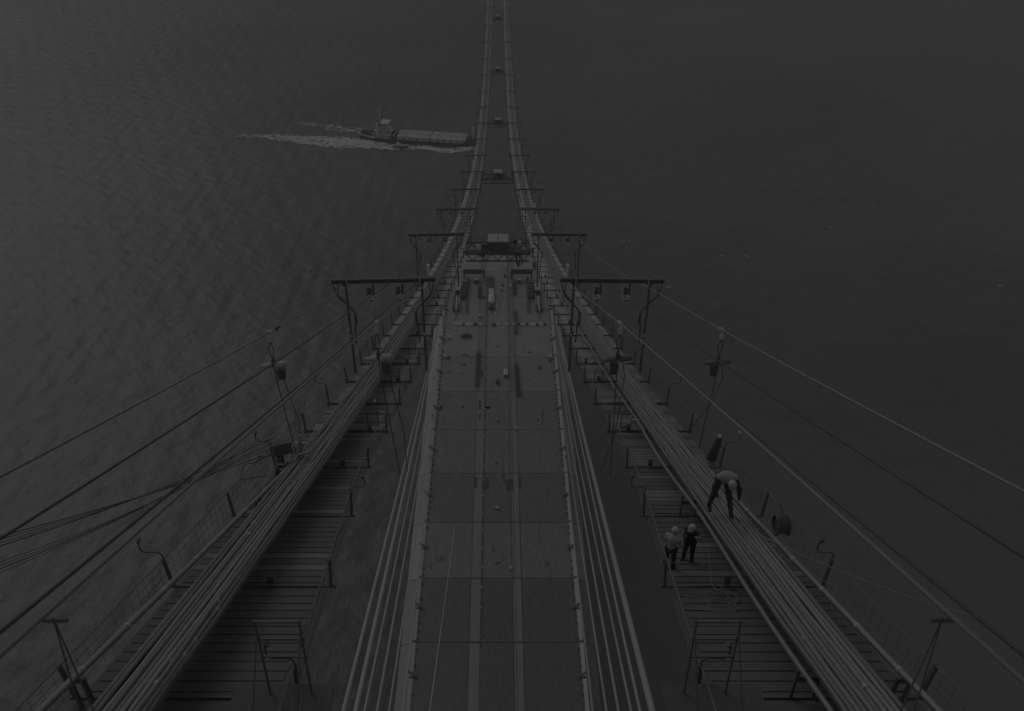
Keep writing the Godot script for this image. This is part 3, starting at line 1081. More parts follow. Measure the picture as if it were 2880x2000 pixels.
# ------------------------------------------------------------------ lifting cranes on the deck
func make_deck_cranes() -> void:
	for s in [-1.0, 1.0]:
		var side := "left" if s < 0.0 else "right"
		var t := base("deck_crane", Vector3(s * 14.0, DECK, -362), "dark lifting crane with heavy cross beam and long skid on the %s deck lanes" % side, "crane", "lifting cranes at the end of the deck")
		var b := MB.new()
		b.box(Vector3(-s * 2.6, 3.6, -13.5), Vector3(10.6, 2.3, 0.9))
		put("cross_beam", b, M.black, t)
		for e in [-7.4, 2.2]:
			var l := MB.new()
			l.box(Vector3(s * e, 1.35, -13.6), Vector3(0.7, 2.7, 0.9))
			put("leg", l, M.black, t)
		var w := MB.new()
		w.box(Vector3(-s * 8.15, 3.4, -13.0), Vector3(0.45, 2.7, 1.6))
		put("end_plate", w, M.light, t)
		var k := MB.new()
		k.box(Vector3(s * 0.25, 0.55, 1.6), Vector3(0.8, 0.9, 30.0))
		put("skid_beam", k, M.black, t)
		var f := MB.new()
		f.box(Vector3(s * 0.2, 0.75, 17.2), Vector3(0.7, 0.5, 1.2))
		put("skid_end", f, M.steel, t)
		# winch house and machinery
		var h := MB.new()
		h.box(Vector3(s * 4.6, 2.3, -1.6), Vector3(2.5, 0.16, 6.4))
		put("canopy", h, M.canvas, t)
		var g := MB.new()
		g.box(Vector3(s * 4.6, 1.2, -1.7), Vector3(2.2, 2.0, 5.9))
		put("winch_house", g, M.black, t)
		var c := MB.new()
		c.cyl(Vector3(s * 4.9, 1.0, 5.4), Vector3(s * 4.9, 1.0, 17.4), 0.55, 14)
		put("strand_jack", c, M.parapet, t)
		for e in [3.7, 6.1]:
			var q := MB.new()
			q.box(Vector3(s * e, 0.8, 9.0), Vector3(0.5, 0.6, 16.0))
			put("side_rail", q, M.parapet if e < 5.0 else M.dark, t)
			var v := MB.new()
			v.box(Vector3(s * e, 0.9, 14.6), Vector3(0.9, 1.4, 4.0))
			put("counterweight", v, M.black, t)
		for i in 5:
			var q := MB.new()
			var z := -6.0 + 2.7 * i
			var x := 2.0 + rng.randf_range(-0.5, 0.5)
			if i % 2 == 0:
				q.cyl(Vector3(s * (x - 1.5), 1.2, z), Vector3(s * (x + 1.2), 1.2, z), 1.2, 14)
			else:
				q.box(Vector3(s * x, 1.1, z), Vector3(2.9, 2.1, 2.0))
			put("winch_drum" if i % 2 == 0 else "power_pack", q, M.black, t)
		var p := MB.new()
		p.tube([Vector3(s * 4.9, 0.9, 17.4), Vector3(s * 4.9, 0.3, 19.0), Vector3(s * 5.0, 0.15, 24.0)], 0.12, 6)
		put("tail_rope", p, M.black, t)
		# hoist trolley below the beam
		var o := base("generator", Vector3(s * 10.2, DECK, -371.6), "small dark generator with a pale lid below the beam of the %s deck crane" % side, "generator", "generators under the crane beams")
		var q1 := MB.new()
		q1.box(Vector3(0, 0.75, 0), Vector3(2.0, 1.4, 1.8))
		q1.ball(Vector3(0.5, 0.5, 1.2), Vector3(0.8, 0.5, 0.6), 8, 5)
		put("body", q1, M.black, o)
		var q2 := MB.new()
		q2.box(Vector3(0, 1.5, -0.1), Vector3(1.7, 0.12, 1.5))
		put("lid", q2, M.light, o)

# ------------------------------------------------------------------ vehicles and goods on the deck
func wheel(t: Node3D, at: Vector3, r: float, w: float, along: Vector3) -> void:
	var b := MB.new()
	b.cyl(at - along * w / 2.0, at + along * w / 2.0, r, 14)
	var o := put("wheel", b, M.black, t)
	var c := MB.new()
	c.cyl(at - along * (w / 2.0 + 0.012), at + along * (w / 2.0 + 0.012), r * 0.55, 10)
	put("rim", c, M.steel, o)

func make_deck_things() -> void:
	# boom truck
	var t := base("boom_truck", Vector3(-3.0, DECK, -353), "white crane truck parked in the middle lane, its cab away from the camera", "truck")
	var b := MB.new()
	b.hexa([Vector3(-1.25, 0.7, 3.0), Vector3(1.25, 0.7, 3.0), Vector3(1.25, 0.7, -3.3), Vector3(-1.25, 0.7, -3.3), Vector3(-1.25, 2.5, 2.7), Vector3(1.25, 2.5, 2.7), Vector3(1.2, 2.7, -3.3), Vector3(-1.2, 2.7, -3.3)])
	put("body", b, M.white, t)
	var c := MB.new()
	c.hexa([Vector3(-1.15, 0.7, -3.4), Vector3(1.15, 0.7, -3.4), Vector3(1.15, 0.7, -9.4), Vector3(-1.15, 0.7, -9.4), Vector3(-1.0, 2.2, -3.4), Vector3(1.0, 2.2, -3.4), Vector3(1.05, 2.4, -9.2), Vector3(-1.05, 2.4, -9.2)])
	put("cab", c, M.white, t)
	var g := MB.new()
	g.box(Vector3(0, 2.36, -8.6), Vector3(1.2, 0.1, 0.6))
	put("roof_hatch", g, M.black, t)
	for k in 3:
		var q := MB.new()
		q.box(Vector3(0, 2.44, -4.2 - 1.3 * k), Vector3(2.0, 0.06, 0.12))
		put("roof_rib", q, M.steel, t)
	var e := MB.new()
	e.box(Vector3(0.1, 1.6, 5.0), Vector3(2.0, 1.2, 3.2))
	e.cyl(Vector3(0.1, 2.2, 5.0), Vector3(0.1, 2.7, 5.0), 0.7, 12)
	put("crane_base", e, M.dark, t)
	var bm := MB.new()
	bm.bar(Vector3(0.1, 2.9, 5.2), Vector3(0.1, 3.1, -2.0), 0.4, 0.45)
	put("boom", bm, M.light, t)
	var ch := MB.new()
	ch.box(Vector3(0, 0.55, -1.5), Vector3(1.6, 0.3, 15.5))
	put("chassis", ch, M.black, t)
	for z in [6.0, 4.6, -2.4, -8.0]:
		for x in [-1.1, 1.1]:
			wheel(t, Vector3(x, 0.5, z), 0.5, 0.35, Vector3.RIGHT)
	# dark pallet stack beyond the truck
	var pal := base("beam_stack", Vector3(-3.0, DECK, -369.5), "stack of long dark beams lying on the deck beyond the white truck", "beam stack")
	for k in 5:
		var q := MB.new()
		q.box(Vector3(-1.0 + 0.5 * k, 0.45, rng.randf_range(-0.6, 0.6)), Vector3(0.4, 0.9 + 0.3 * (k % 2), 11.5))
		put("beam", q, M.black if k != 2 else M.dark, pal)
	# dark car standing crosswise
	var car := base("parked_car", Vector3(-13.7, DECK, -325.0), "dark car standing crosswise on the left deck lanes", "car", "", 0.06)
	var cb := MB.new()
	cb.hexa([Vector3(-2.35, 0.28, 0.9), Vector3(2.35, 0.28, 0.9), Vector3(2.35, 0.28, -0.9), Vector3(-2.35, 0.28, -0.9), Vector3(-2.3, 0.85, 0.82), Vector3(2.25, 0.8, 0.82), Vector3(2.25, 0.8, -0.82), Vector3(-2.3, 0.85, -0.82)])
	cb.hexa([Vector3(-1.6, 0.84, 0.8), Vector3(1.2, 0.82, 0.8), Vector3(1.2, 0.82, -0.8), Vector3(-1.6, 0.84, -0.8), Vector3(-1.0, 1.42, 0.62), Vector3(0.5, 1.42, 0.62), Vector3(0.5, 1.42, -0.62), Vector3(-1.0, 1.42, -0.62)])
	put("body", cb, M.black, car)
	for q in [[0.62, 1.18, 0.52, 0.5], [-1.12, -1.62, 0.5, 0.0]]:
		var w := MB.new()
		w.quad(Vector3(q[0], 1.36, -0.58), Vector3(q[0], 1.36, 0.58), Vector3(q[1], 0.88, 0.74), Vector3(q[1], 0.88, -0.74), Vector3(signf(q[0]), 1, 0))
		put("windscreen", w, M.steel, car)
	for x in [-1.4, 1.4]:
		for z in [-0.8, 0.8]:
			wheel(car, Vector3(x, 0.32, z), 0.32, 0.2, Vector3.BACK)
	# small white van
	var van := base("utility_van", Vector3(3.25, DECK, -297.5), "small white open-backed utility van beside the right rail strip", "van")
	var vb := MB.new()
	vb.hexa([Vector3(-0.85, 0.35, 2.4), Vector3(0.85, 0.35, 2.4), Vector3(0.85, 0.35, -2.4), Vector3(-0.85, 0.35, -2.4), Vector3(-0.8, 1.6, 2.3), Vector3(0.8, 1.6, 2.3), Vector3(0.75, 1.7, -1.5), Vector3(-0.75, 1.7, -1.5)])
	put("body", vb, M.white, van)
	var vw := MB.new()
	vw.box(Vector3(0, 1.68, 0.3), Vector3(0.22, 0.08, 3.6))
	put("roof_seam", vw, M.steel, van)
	var vr := MB.new()
	vr.box(Vector3(0, 0.9, 2.42), Vector3(1.5, 0.7, 0.1))
	put("rear_opening", vr, M.black, van)
	var vp := MB.new()
	vp.bar(Vector3(0.55, 0.6, -2.4), Vector3(1.1, 0.9, -5.4), 0.16, 0.16)
	put("tow_bar", vp, M.black, van)
	for z in [-1.5, 1.5]:
		for x in [-0.75, 0.75]:
			wheel(van, Vector3(x, 0.32, z), 0.32, 0.2, Vector3.RIGHT)
	# row of barrier blocks across the deck: x from, x to, white or dark
	var row := [[-19.5, -15.9, 1], [-15.6, -14.7, 0], [-14.6, -11.1, 1], [-10.9, -10.1, 0], [-9.9, -8.9, 0], [-8.8, -7.2, 1], [-2.7, -0.6, 0], [-0.5, 0.8, 1], [3.3, 4.6, 1], [6.4, 8.2, 1], [8.3, 10.0, 0], [10.1, 12.3, 1], [12.5, 13.6, 0], [13.8, 16.9, 1], [17.0, 18.1, 0], [18.2, 20.2, 1], [20.3, 21.6, 0]]
	var counts := [0, 0]
	for q in row:
		var w: float = q[1] - q[0]
		var o := base("barrier_block", Vector3((q[0] + q[1]) / 2.0, DECK, -334.2 + rng.randf_range(-0.25, 0.25)), "%s barrier block in the row across the deck, %s %s one from the left" % [["dark", "white"][q[2]], nth(counts[q[2]]), ["dark", "white"][q[2]]], "barrier", "barrier blocks across the deck", rng.randf_range(-0.03, 0.03))
		counts[q[2]] += 1
		var k := MB.new()
		k.hexa([Vector3(-w / 2.0, 0, 0.45), Vector3(w / 2.0, 0, 0.45), Vector3(w / 2.0, 0, -0.45), Vector3(-w / 2.0, 0, -0.45), Vector3(-w / 2.0, 1.0, 0.22), Vector3(w / 2.0, 1.0, 0.22), Vector3(w / 2.0, 1.0, -0.22), Vector3(-w / 2.0, 1.0, -0.22)])
		put("block", k, M.white if q[2] else M.dark, o)
	# upright coils standing in rows
	var rows := [[-8.5, 366.0, 357.5, 8, "row of upright dark coils beside the left deck crane", 0.0], [-8.2, 311.5, 289.5, 18, "long row of upright dark coils on the left", -0.15], [8.0, 370.0, 360.0, 8, "row of upright dark coils beside the right deck crane", 0.0], [8.0, 344.0, 327.5, 8, "loose row of upright dark coils by the barrier blocks", 0.1], [7.7, 303.0, 283.0, 17, "long row of upright dark coils on the right", 0.6]]
	var coil := MB.new()
	for k in 2:
		coil.torus(Vector3(0, 0.9, -0.1 + 0.2 * k), Vector3(0, 0.35, 1).normalized(), 0.7, 0.19, 18, 7)
	var coil_mesh := coil.mesh()
	for r in rows:
		for k in r[3]:
			var u: float = k / maxf(1.0, r[3] - 1.0)
			var o := put("cable_coil", coil_mesh, M.dark if k % 4 else M.steel)
			o.position = Vector3(r[0] + r[5] * u + rng.randf_range(-0.15, 0.15), DECK, -lerpf(r[1], r[2], u))
			o.rotation.y = rng.randf_range(-0.2, 0.2)
			tag(o, "%s coil from the far end of the %s" % [nth(k), r[4].replace("upright dark coils", "coils")], "coil", r[4])
	# dark mats
	var mats := [[-7.85, 233.0, 1.0, 5.2, "narrow dark mat left of the rail strip"], [-4.4, 232.6, 2.3, 5.2, "wide dark mat on the left of the middle lane"], [4.3, 231.9, 2.3, 5.2, "wide dark mat on the right of the middle lane"], [7.75, 232.9, 1.05, 5.1, "narrow dark mat right of the rail strip"], [-6.5, 297.4, 0.9, 4.6, "dark mat beside the long left row of coils"], [-7.1, 277.0, 0.9, 5.4, "dark mat nearer than the long left row of coils"], [-7.0, 269.6, 0.7, 3.0, "small dark mat on the left rail strip"]]
	for q in mats:
		var k := MB.new()
		k.box(Vector3(0, 0.05, 0), Vector3(q[2], 0.1, q[3]))
		var o := put("deck_mat", k, M.girder)
		o.position = Vector3(q[0], 70.1, -q[1])
		tag(o, q[4], "mat")
	# heaps, drums and other small goods
	var goods := [[-0.45, 318.1, 0, "pale bag heap with a dark drum behind it in the middle lane"], [-22.3, 309.2, 1, "pale crate group at the left parapet"], [-20.6, 308.6, 2, "dark drum right of the pale crates at the left parapet"], [22.2, 308.9, 1, "pale crate at the right parapet"], [21.9, 306.6, 2, "dark drum at the right parapet"], [-21.2, 323.6, 1, "pale crate near the parapet left of the car"], [-14.4, 304.3, 3, "small pale sack on the left lanes"], [13.6, 313.3, 3, "small pale sack on the right lanes"], [17.4, 301.5, 2, "dark drum on the right lanes"], [-22.2, 275.3, 2, "dark coil drum beside the left parapet"], [7.2, 262.5, 0, "pale sack heap on the right rail strip"], [-0.27, 267.0, 3, "faint sack in the middle lane nearer than the round drum"], [-0.26, 243.7, 3, "faint sack in the middle lane beyond the dark mats"], [-0.24, 220.2, 0, "pale heap in the middle lane nearer than the dark mats"], [-0.23, 196.4, 3, "nearest faint sack in the middle lane"], [3.95, 193.5, 0, "sprawled sack heap right of the nearest faint sack"], [-14.6, 311.7, 0, "left one of two pale heaps on the left lanes"], [-13.1, 311.2, 0, "right one of two pale heaps on the left lanes"], [0.0, 291.2, 4, "large dark drum standing in the middle lane"], [3.4, 376.5, 2, "dark drum in the middle lane near the end of the deck"], [1.6, 364.5, 1, "pale crate right of the white truck"], [2.2, 368.0, 2, "dark drum right of the white truck"], [-0.4, 350.0, 5, "pale plank beside the white truck"], [-1.0, 343.3, 5, "short pale plank behind the white truck"], [-6.6, 357.0, 2, "dark drum left of the white truck"], [6.0, 366.5, 1, "pale crate beside the coils at the right crane"], [-8.2, 341.0, 1, "pale crate before the barrier row on the left"]]
	for q in goods:
		var o: Node3D
		match q[2]:
			0, 3:
				var k := MB.new()
				for i in (4 if q[2] == 0 else 2):
					k.ball(Vector3(rng.randf_range(-0.6, 0.6), 0.22 + 0.1 * i, rng.randf_range(-0.5, 0.5)), Vector3(rng.randf_range(0.4, 0.7), 0.3, rng.randf_range(0.35, 0.6)), 9, 5)
				o = put("sack_heap", k, M.canvas if q[2] == 0 else M.strip)
				tag(o, q[3], "sack heap")
			1:
				o = base("pale_crate", Vector3.ZERO, q[3], "crate")
				var k := MB.new()
				k.box(Vector3(0, 0.55, 0), Vector3(1.2, 1.1, 1.1))
				put("crate_box", k, M.canvas, o)
				var l := MB.new()
				l.box(Vector3(0, 1.14, 0), Vector3(1.3, 0.07, 1.2))
				put("crate_lid", l, M.light, o)
			2, 4:
				o = base("steel_drum", Vector3.ZERO, q[3], "drum")
				var r := 0.5 if q[2] == 2 else 0.85
				var k := MB.new()
				k.cyl(Vector3(0, 0, 0), Vector3(0, r * 2.0, 0), r, 14)
				put("shell", k, M.black, o)
				for h in [0.02, 1.0, 1.98]:
					var l := MB.new()
					l.torus(Vector3(0, r * h, 0), Vector3.UP, r, r * 0.06, 16, 5)
					put("hoop", l, M.dark, o)
			5:
				var k := MB.new()
				k.box(Vector3(0, 0.2, 0), Vector3(0.7, 0.3, 6.0 if q[1] > 345.0 else 2.0))
				o = put("timber_plank", k, M.light)
				tag(o, q[3], "plank")
		o.position = Vector3(q[0], DECK + 0.09, -q[1])
		o.rotation.y = rng.randf_range(-0.3, 0.3)

# ------------------------------------------------------------------ small things on the catwalks
func make_walk_things() -> void:
	for s in [-1.0, 1.0]:
		var side := "left" if s < 0.0 else "right"
		for k in 4:
			var D := 113.6 + 103.5 * k
			var b := base("rescue_tube", on_walk(s, 1.95, 0.0, D), "white upright tube on the outer rail of the %s catwalk, %s from the camera" % [side, "nearest" if k == 0 else nth(k)], "tube", "white tubes on the catwalk rails")
			var q := MB.new()
			q.cyl(Vector3(0, 0.5, 0), Vector3(0, 1.75, 0), 0.22, 12)
			put("shell", q, M.white, b)
			var c := MB.new()
			c.cyl(Vector3(0, 1.75, 0), Vector3(0, 1.82, 0), 0.24, 12)
			put("cap", c, M.light, b)
			var p := MB.new()
			p.bar(Vector3(0, 0, 0), Vector3(0, 0.5, 0), 0.1, 0.1)
			put("stand", p, M.dark, b)
		# guard frame of the tower platform and the roller frame by the tower
		var g := base("guard_frame", Vector3(s * 5.0, EYE - 19.2, -13.0), "dark tubular guard frame at the inner edge of the %s catwalk by the tower" % side, "guard frame", "guard frames by the tower")
		for e in [-0.5, 0.5]:
			var q := MB.new()
			q.bar(Vector3(e, 0, 0), Vector3(e, 2.6, -0.1), 0.045, 0.045)
			q.bar(Vector3(e, 0, 2.2), Vector3(e, 2.2, -0.05), 0.03, 0.03)
			put("frame_post", q, M.steel, g)
		for h in [1.3, 1.95, 2.56]:
			var q := MB.new()
			q.bar(Vector3(-0.55, h, -0.08), Vector3(0.55, h, -0.08), 0.05, 0.05)
			put("frame_rail", q, M.steel, g)
		var f := MB.new()
		f.box(Vector3(0.2 * s, -0.05, 3.0), Vector3(2.4, 0.1, 6.5))
		put("platform_floor", f, M.net, g)
		var r := base("roller_frame", Vector3(s * 5.36, level(FLOOR, 7.0), -7.0), "dark A-shaped roller frame under the inner pale rope at the %s catwalk's near end" % side, "roller frame", "roller frames by the tower")
		for e in [[-0.5, 0.6], [0.4, 0.6]]:
			var q := MB.new()
			q.bar(Vector3(e[0], -1.0, e[1]), Vector3(0, 8.0, 0), 0.016, 0.016)
			put("frame_leg", q, M.steel, r)
		var w := MB.new()
		w.cyl(Vector3(-0.14, 7.95, 0), Vector3(0.16, 7.95, 0), 0.03, 8)
		put("roller", w, M.steel, r)
	# rope coils and drums on the right catwalk beside the workers
	var pts := []
	for i in 150:
		var u := i / 149.0
		var a := u * TAU * 5.5
		var rr := 0.42 + 0.22 * sin(u * 31.0)
		var at := on_walk(1.0, -1.55 + 0.55 * u + rr * cos(a), 0.09 + 0.02 * sin(i * 0.7), 18.6 + 0.6 * sin(u * 9.0) + rr * sin(a) * 0.6)
		pts.push_back(at)
	pts.push_back(on_walk(1.0, -1.5, 0.3, 19.3))
	pts.push_back(on_walk(1.0, -1.35, 0.7, 20.2))
	pts.push_back(on_walk(1.0, -1.38, 1.15, 20.7))
	var b := MB.new()
	b.tube(pts, 0.014, 5)
	tag(put("loose_rope", b, M.rope_light), "pale thin rope lying in loops on the right catwalk at the workers' feet", "rope")
	var drum := base("wire_reel", on_walk(1.0, 2.35, 0.45, 23.9), "dark wire reel hanging at the outer rail of the right catwalk", "reel")
	var d := MB.new()
	d.cyl(Vector3(-0.2, 0, 0), Vector3(0.2, 0, 0), 0.33, 16)
	put("core", d, M.black, drum)
	for e in [-0.22, 0.22]:
		var q := MB.new()
		q.torus(Vector3(e, 0, 0), Vector3.RIGHT, 0.36, 0.05, 18, 6)
		put("flange", q, M.dark, drum)
	var hg := MB.new()
	hg.tube([Vector3(0, 0.3, 0), Vector3(-0.1, 0.8, -0.2), Vector3(-0.25, 1.0, -0.1)], 0.02, 5)
	put("hanger_rope", hg, M.black, drum)
	var cyl := base("dark_canister", on_walk(1.0, -0.62, 0.62, 24.3), "dark lying canister between the hauled strand and the right main cable", "canister")
	var kb := MB.new()
	kb.cyl(Vector3(-0.1, 0.1, 0.0), Vector3(0.65, 0.1, 0.25), 0.17, 12)
	put("shell", kb, M.black, cyl)
	var v := MB.new()
	v.tube([Vector3(-0.1, 0.1, 0), Vector3(-0.25, 0.35, -0.1), Vector3(-0.1, 0.5, -0.2), Vector3(0.1, 0.3, -0.1)], 0.03, 6)
	put("valve_loop", v, M.zinc, cyl)
	var bag := base("hanging_bag", on_walk(1.0, 2.1, 0.45, 32.5), "long dark bag tied to the outer rail of the right catwalk beyond the bending worker", "bag")
	var bg := MB.new()
	bg.tube([Vector3(0.1, 1.15, 0), Vector3(0.05, 0.8, 0.05), Vector3(-0.05, 0.3, 0.05), Vector3(-0.15, -0.15, 0.1)], 0.15, 9, 0.26)
	put("bag_body", bg, M.black, bag)
	var bt := MB.new()
	bt.ball(Vector3(0.1, 1.2, 0), Vector3(0.11, 0.1, 0.1), 8, 5)
	put("bag_neck", bt, M.light, bag)
	# low tool stand frames on the catwalk floors
	for q in [[-1.0, -1.2, 49.8, "left catwalk near the first portal frame"], [1.0, -1.3, 49.8, "right catwalk near the first portal frame"], [-1.0, -1.3, 39.0, "left catwalk before the first portal frame"], [1.0, -1.2, 38.5, "right catwalk beyond the inner hoist chain"], [-1.0, -1.3, 60.0, "left catwalk beyond the first portal frame"]]:
		var o := base("tool_stand", on_walk(q[0], q[1], 0.0, q[2]), "pale tubular tool stand on the " + q[3], "stand", "tool stands on the catwalks")
		for e in [-0.28, 0.28]:
			var m := MB.new()
			m.bar(Vector3(e, 0, 0), Vector3(e, 1.1, 0), 0.06, 0.06)
			put("leg", m, M.steel, o)
		var m := MB.new()
		m.bar(Vector3(-0.3, 1.05, 0), Vector3(0.3, 1.05, 0), 0.06, 0.06)
		m.bar(Vector3(-0.3, 0.1, 0.0), Vector3(0.3, 0.1, 0.0), 0.06, 0.06)
		put("cross_bar", m, M.steel, o)
	# dark lumps (clamps) on the cross beams
	for s in [-1.0, 1.0]:
		for k in range(2, 19):
			var D := 7.3 + BAY * k
			if (k * 7 + (3 if s > 0.0 else 0)) % 3 == 0:
				continue
			var o := base("rope_clamp", on_walk(s, -0.9 - rng.randf() * 0.6, 0.22, D), "small dark rope clamp on the %s visible cross beam of the %s catwalk" % [nth(k - 2), "left" if s < 0.0 else "right"], "clamp", "rope clamps on the catwalk beams")
			var q := MB.new()
			q.box(Vector3(0, 0.06, 0), Vector3(0.2, 0.18, 0.16))
			put("body", q, M.black, o)
			var r := MB.new()
			r.cyl(Vector3(-0.14, 0.26, 0), Vector3(0.14, 0.26, 0), 0.06, 8)
			put("bolt", r, M.dark, o)

# ------------------------------------------------------------------ ship
func make_ship() -> void:
	var stern := Vector3(-116.0, 0, -734.0)
	var dir := Vector3(98.3, 0, 17.0).normalized()
	var t := base("cargo_ship", stern, "low loaded cargo ship with white wheelhouse aft steaming right towards the bridge", "ship", "", -atan2(dir.z, dir.x))
	# local: x from stern (0) to bow (100), z to starboard (towards the camera)
	var beam := func(x: float) -> float:
		if x < 10.0: return lerpf(5.6, 7.8, x / 10.0)
		if x < 82.0: return 7.8
		return maxf(0.25, 7.8 * sqrt(maxf(0.0, 1.0 - pow((x - 82.0) / 18.2, 2.0))))
	var loft := func(b: MB, x0: float, x1: float, y0: Callable, y1: Callable, inset: float, lid: bool) -> void:
		var n := 40
		for i in n:
			var a := lerpf(x0, x1, float(i) / n)
			var e := lerpf(x0, x1, float(i + 1) / n)
			var wa: float = maxf(0.1, beam.call(a) - inset)
			var wb: float = maxf(0.1, beam.call(e) - inset)
			for s in [-1.0, 1.0]:
				b.quad(Vector3(a, y0.call(a), s * wa * 0.97), Vector3(e, y0.call(e), s * wb * 0.97), Vector3(e, y1.call(e), s * wb), Vector3(a, y1.call(a), s * wa), Vector3(0, 0, s))
			if lid:
				b.quad(Vector3(a, y1.call(a), -wa), Vector3(e, y1.call(e), -wb), Vector3(e, y1.call(e), wb), Vector3(a, y1.call(a), wa), Vector3.UP)
		b.quad(Vector3(x0, y0.call(x0), -beam.call(x0) + inset), Vector3(x0, y0.call(x0), beam.call(x0) - inset), Vector3(x0, y1.call(x0), beam.call(x0) - inset), Vector3(x0, y1.call(x0), -beam.call(x0) + inset), Vector3.LEFT)
	var deck_y := func(x: float) -> float: return 1.9 + 2.2 * clampf((x - 86.0) / 14.0, 0.0, 1.0) + 1.2 * clampf((10.0 - x) / 10.0, 0.0, 1.0)
	var keel := func(_x: float) -> float: return -1.6
	var hull := MB.new()
	loft.call(hull, 0.0, 100.0, keel, deck_y, 0.0, true)
	put("hull", hull, M.hull_dark, t)
	var hold_top := func(_x: float) -> float: return 5.2
	var hold_low := func(_x: float) -> float: return 1.7
	for q in [[33.0, 60.5], [62.0, 91.0]]:
		var b := MB.new()
		loft.call(b, q[0], q[1], hold_low, hold_top, 0.5, true)
		b.quad(Vector3(q[1], 1.7, -beam.call(q[1]) + 0.5), Vector3(q[1], 1.7, beam.call(q[1]) - 0.5), Vector3(q[1], 5.2, beam.call(q[1]) - 0.5), Vector3(q[1], 5.2, -beam.call(q[1]) + 0.5), Vector3.RIGHT)
		put("hold_side", b, M.hull_side, t)
		var k := 0
		var x: float = q[0] + 1.6
		while x < q[1] - 1.0:
			var m := MB.new()
			var w: float = beam.call(x) - 0.5
			m.box(Vector3(x, 3.4, w + 0.06), Vector3(0.35, 3.2, 0.3))
			put("hold_stanchion", m, M.hull_side, t)
			if k % 2 == 1:
				var f := MB.new()
				f.cyl(Vector3(x + 1.3, 3.2 + rng.randf(), w + 0.05), Vector3(x + 1.3, 3.2, w + 0.35), 0.55 + 0.3 * rng.randf(), 10)
				put("tyre_fender", f, M.black, t)
			k += 1
			x += 2.9
		# tarpaulin heaped over the cargo
		var g := MB.new()
		var nx := 56
		var nz := 20
		var hgt := func(i: int, j: int) -> Vector3:
			var u := float(i) / nx
			var v := 2.0 * j / nz - 1.0
			var px: float = lerpf(q[0] + 0.3, q[1] - 0.3, u)
			var w: float = beam.call(px) - 0.6
			var e := clampf(minf(u, 1.0 - u) * 9.0, 0.0, 1.0)
			var h := 5.15 + (1.0 - v * v) * (1.5 + 0.8 * swell.get_noise_2d(px * 5.0, 70.0)) * e + 2.6 * swell.get_noise_2d(px * 22.0, v * 110.0) * (1.0 - v * v)
			return Vector3(px, h, v * w)
		for i in nx:
			for j in nz:
				g.quad(hgt.call(i, j), hgt.call(i + 1, j), hgt.call(i + 1, j + 1), hgt.call(i, j + 1), Vector3.UP)
		put("cargo_tarpaulin", g, M.cargo, t)
	# aft bulwark
	var bw := MB.new()
	var bt := func(x: float) -> float: return deck_y.call(x) + 1.9
	loft.call(bw, 0.0, 14.0, deck_y, bt, 0.05, false)
	put("aft_bulwark", bw, M.hull_side, t)
	var bb := MB.new()
	var bt2 := func(x: float) -> float: return deck_y.call(x) + 1.1
	loft.call(bb, 90.0, 100.0, deck_y, bt2, 0.05, false)
	put("bow_bulwark", bb, M.hull_dark, t)
	# dark gear round the wheelhouse
	for k in 26:
		var x := rng.randf_range(2.0, 13.5) if k < 14 else rng.randf_range(26.5, 32.0)
		var b := MB.new()
		var z := rng.randf_range(-5.5, 4.5)
		if k % 3 == 0:
			b.cyl(Vector3(x, 3.4, z), Vector3(x, 3.4 + rng.randf_range(1.0, 2.2), z), 0.4, 8)
		else:
			b.box(Vector3(x, 4.0, z), Vector3(rng.randf_range(0.8, 2.6), rng.randf_range(1.2, 3.0), rng.randf_range(0.8, 2.4)), Basis(Vector3.UP, rng.randf()))
		put("deck_gear", b, M.black if k % 5 else M.ship_white, t)
	for k in 5:
		var b := MB.new()
		b.bar(Vector3(1.0 + 2.2 * k, 4.6, -5.6), Vector3(1.0 + 2.2 * k, 7.4, -5.6), 0.25, 0.25)
		b.bar(Vector3(1.0 + 2.2 * k, 7.3, -5.6), Vector3(1.0 + 2.2 * minf(k + 1, 4), 7.3 + 0.5 * (k % 2), -4.8), 0.22, 0.22)
		put("awning_frame", b, M.ship_white, t)
	# wheelhouse
	var tiers := [[14.5, 25.6, 1.8, 5.4, 6.2], [15.6, 24.6, 5.4, 8.4, 5.2], [17.4, 24.2, 8.4, 11.3, 4.3], [18.6, 24.8, 11.3, 14.2, 4.6]]
	for i in 4:
		var q = tiers[i]
		var b := MB.new()
		b.box(Vector3((q[0] + q[1]) / 2.0, (q[2] + q[3]) / 2.0, 0), Vector3(q[1] - q[0], q[3] - q[2] - 0.12, q[4] * 2.0))
		b.box(Vector3((q[0] + q[1]) / 2.0, q[3] - 0.1, 0), Vector3(q[1] - q[0] + 0.9, 0.16, q[4] * 2.0 + 0.9))
		put("wheelhouse_tier", b, M.ship_white, t)
		for k in 5:
			var m := MB.new()
			m.box(Vector3(q[0] + (q[1] - q[0]) * (k + 0.5) / 5.0, q[2] + 1.7, q[4]), Vector3(1.1, 0.75, 0.12))
			put("window", m, M.black, t)
		for k in 5:
			var m := MB.new()
			m.box(Vector3(q[1], q[2] + 1.7, -q[4] + q[4] * 2.0 * (k + 0.5) / 5.0), Vector3(0.12, 0.8, 1.1))
			put("window", m, M.black, t)
	var st := MB.new()
	for k in 3:
		st.bar(Vector3(17.0 + 0.4 * k, 6.0 + 2.8 * k, 6.9 - 0.5 * k), Vector3(22.5 + 0.4 * k, 8.9 + 2.8 * k, 6.9 - 0.5 * k), 0.5, 0.25)
	put("outside_stair", st, M.steel, t)
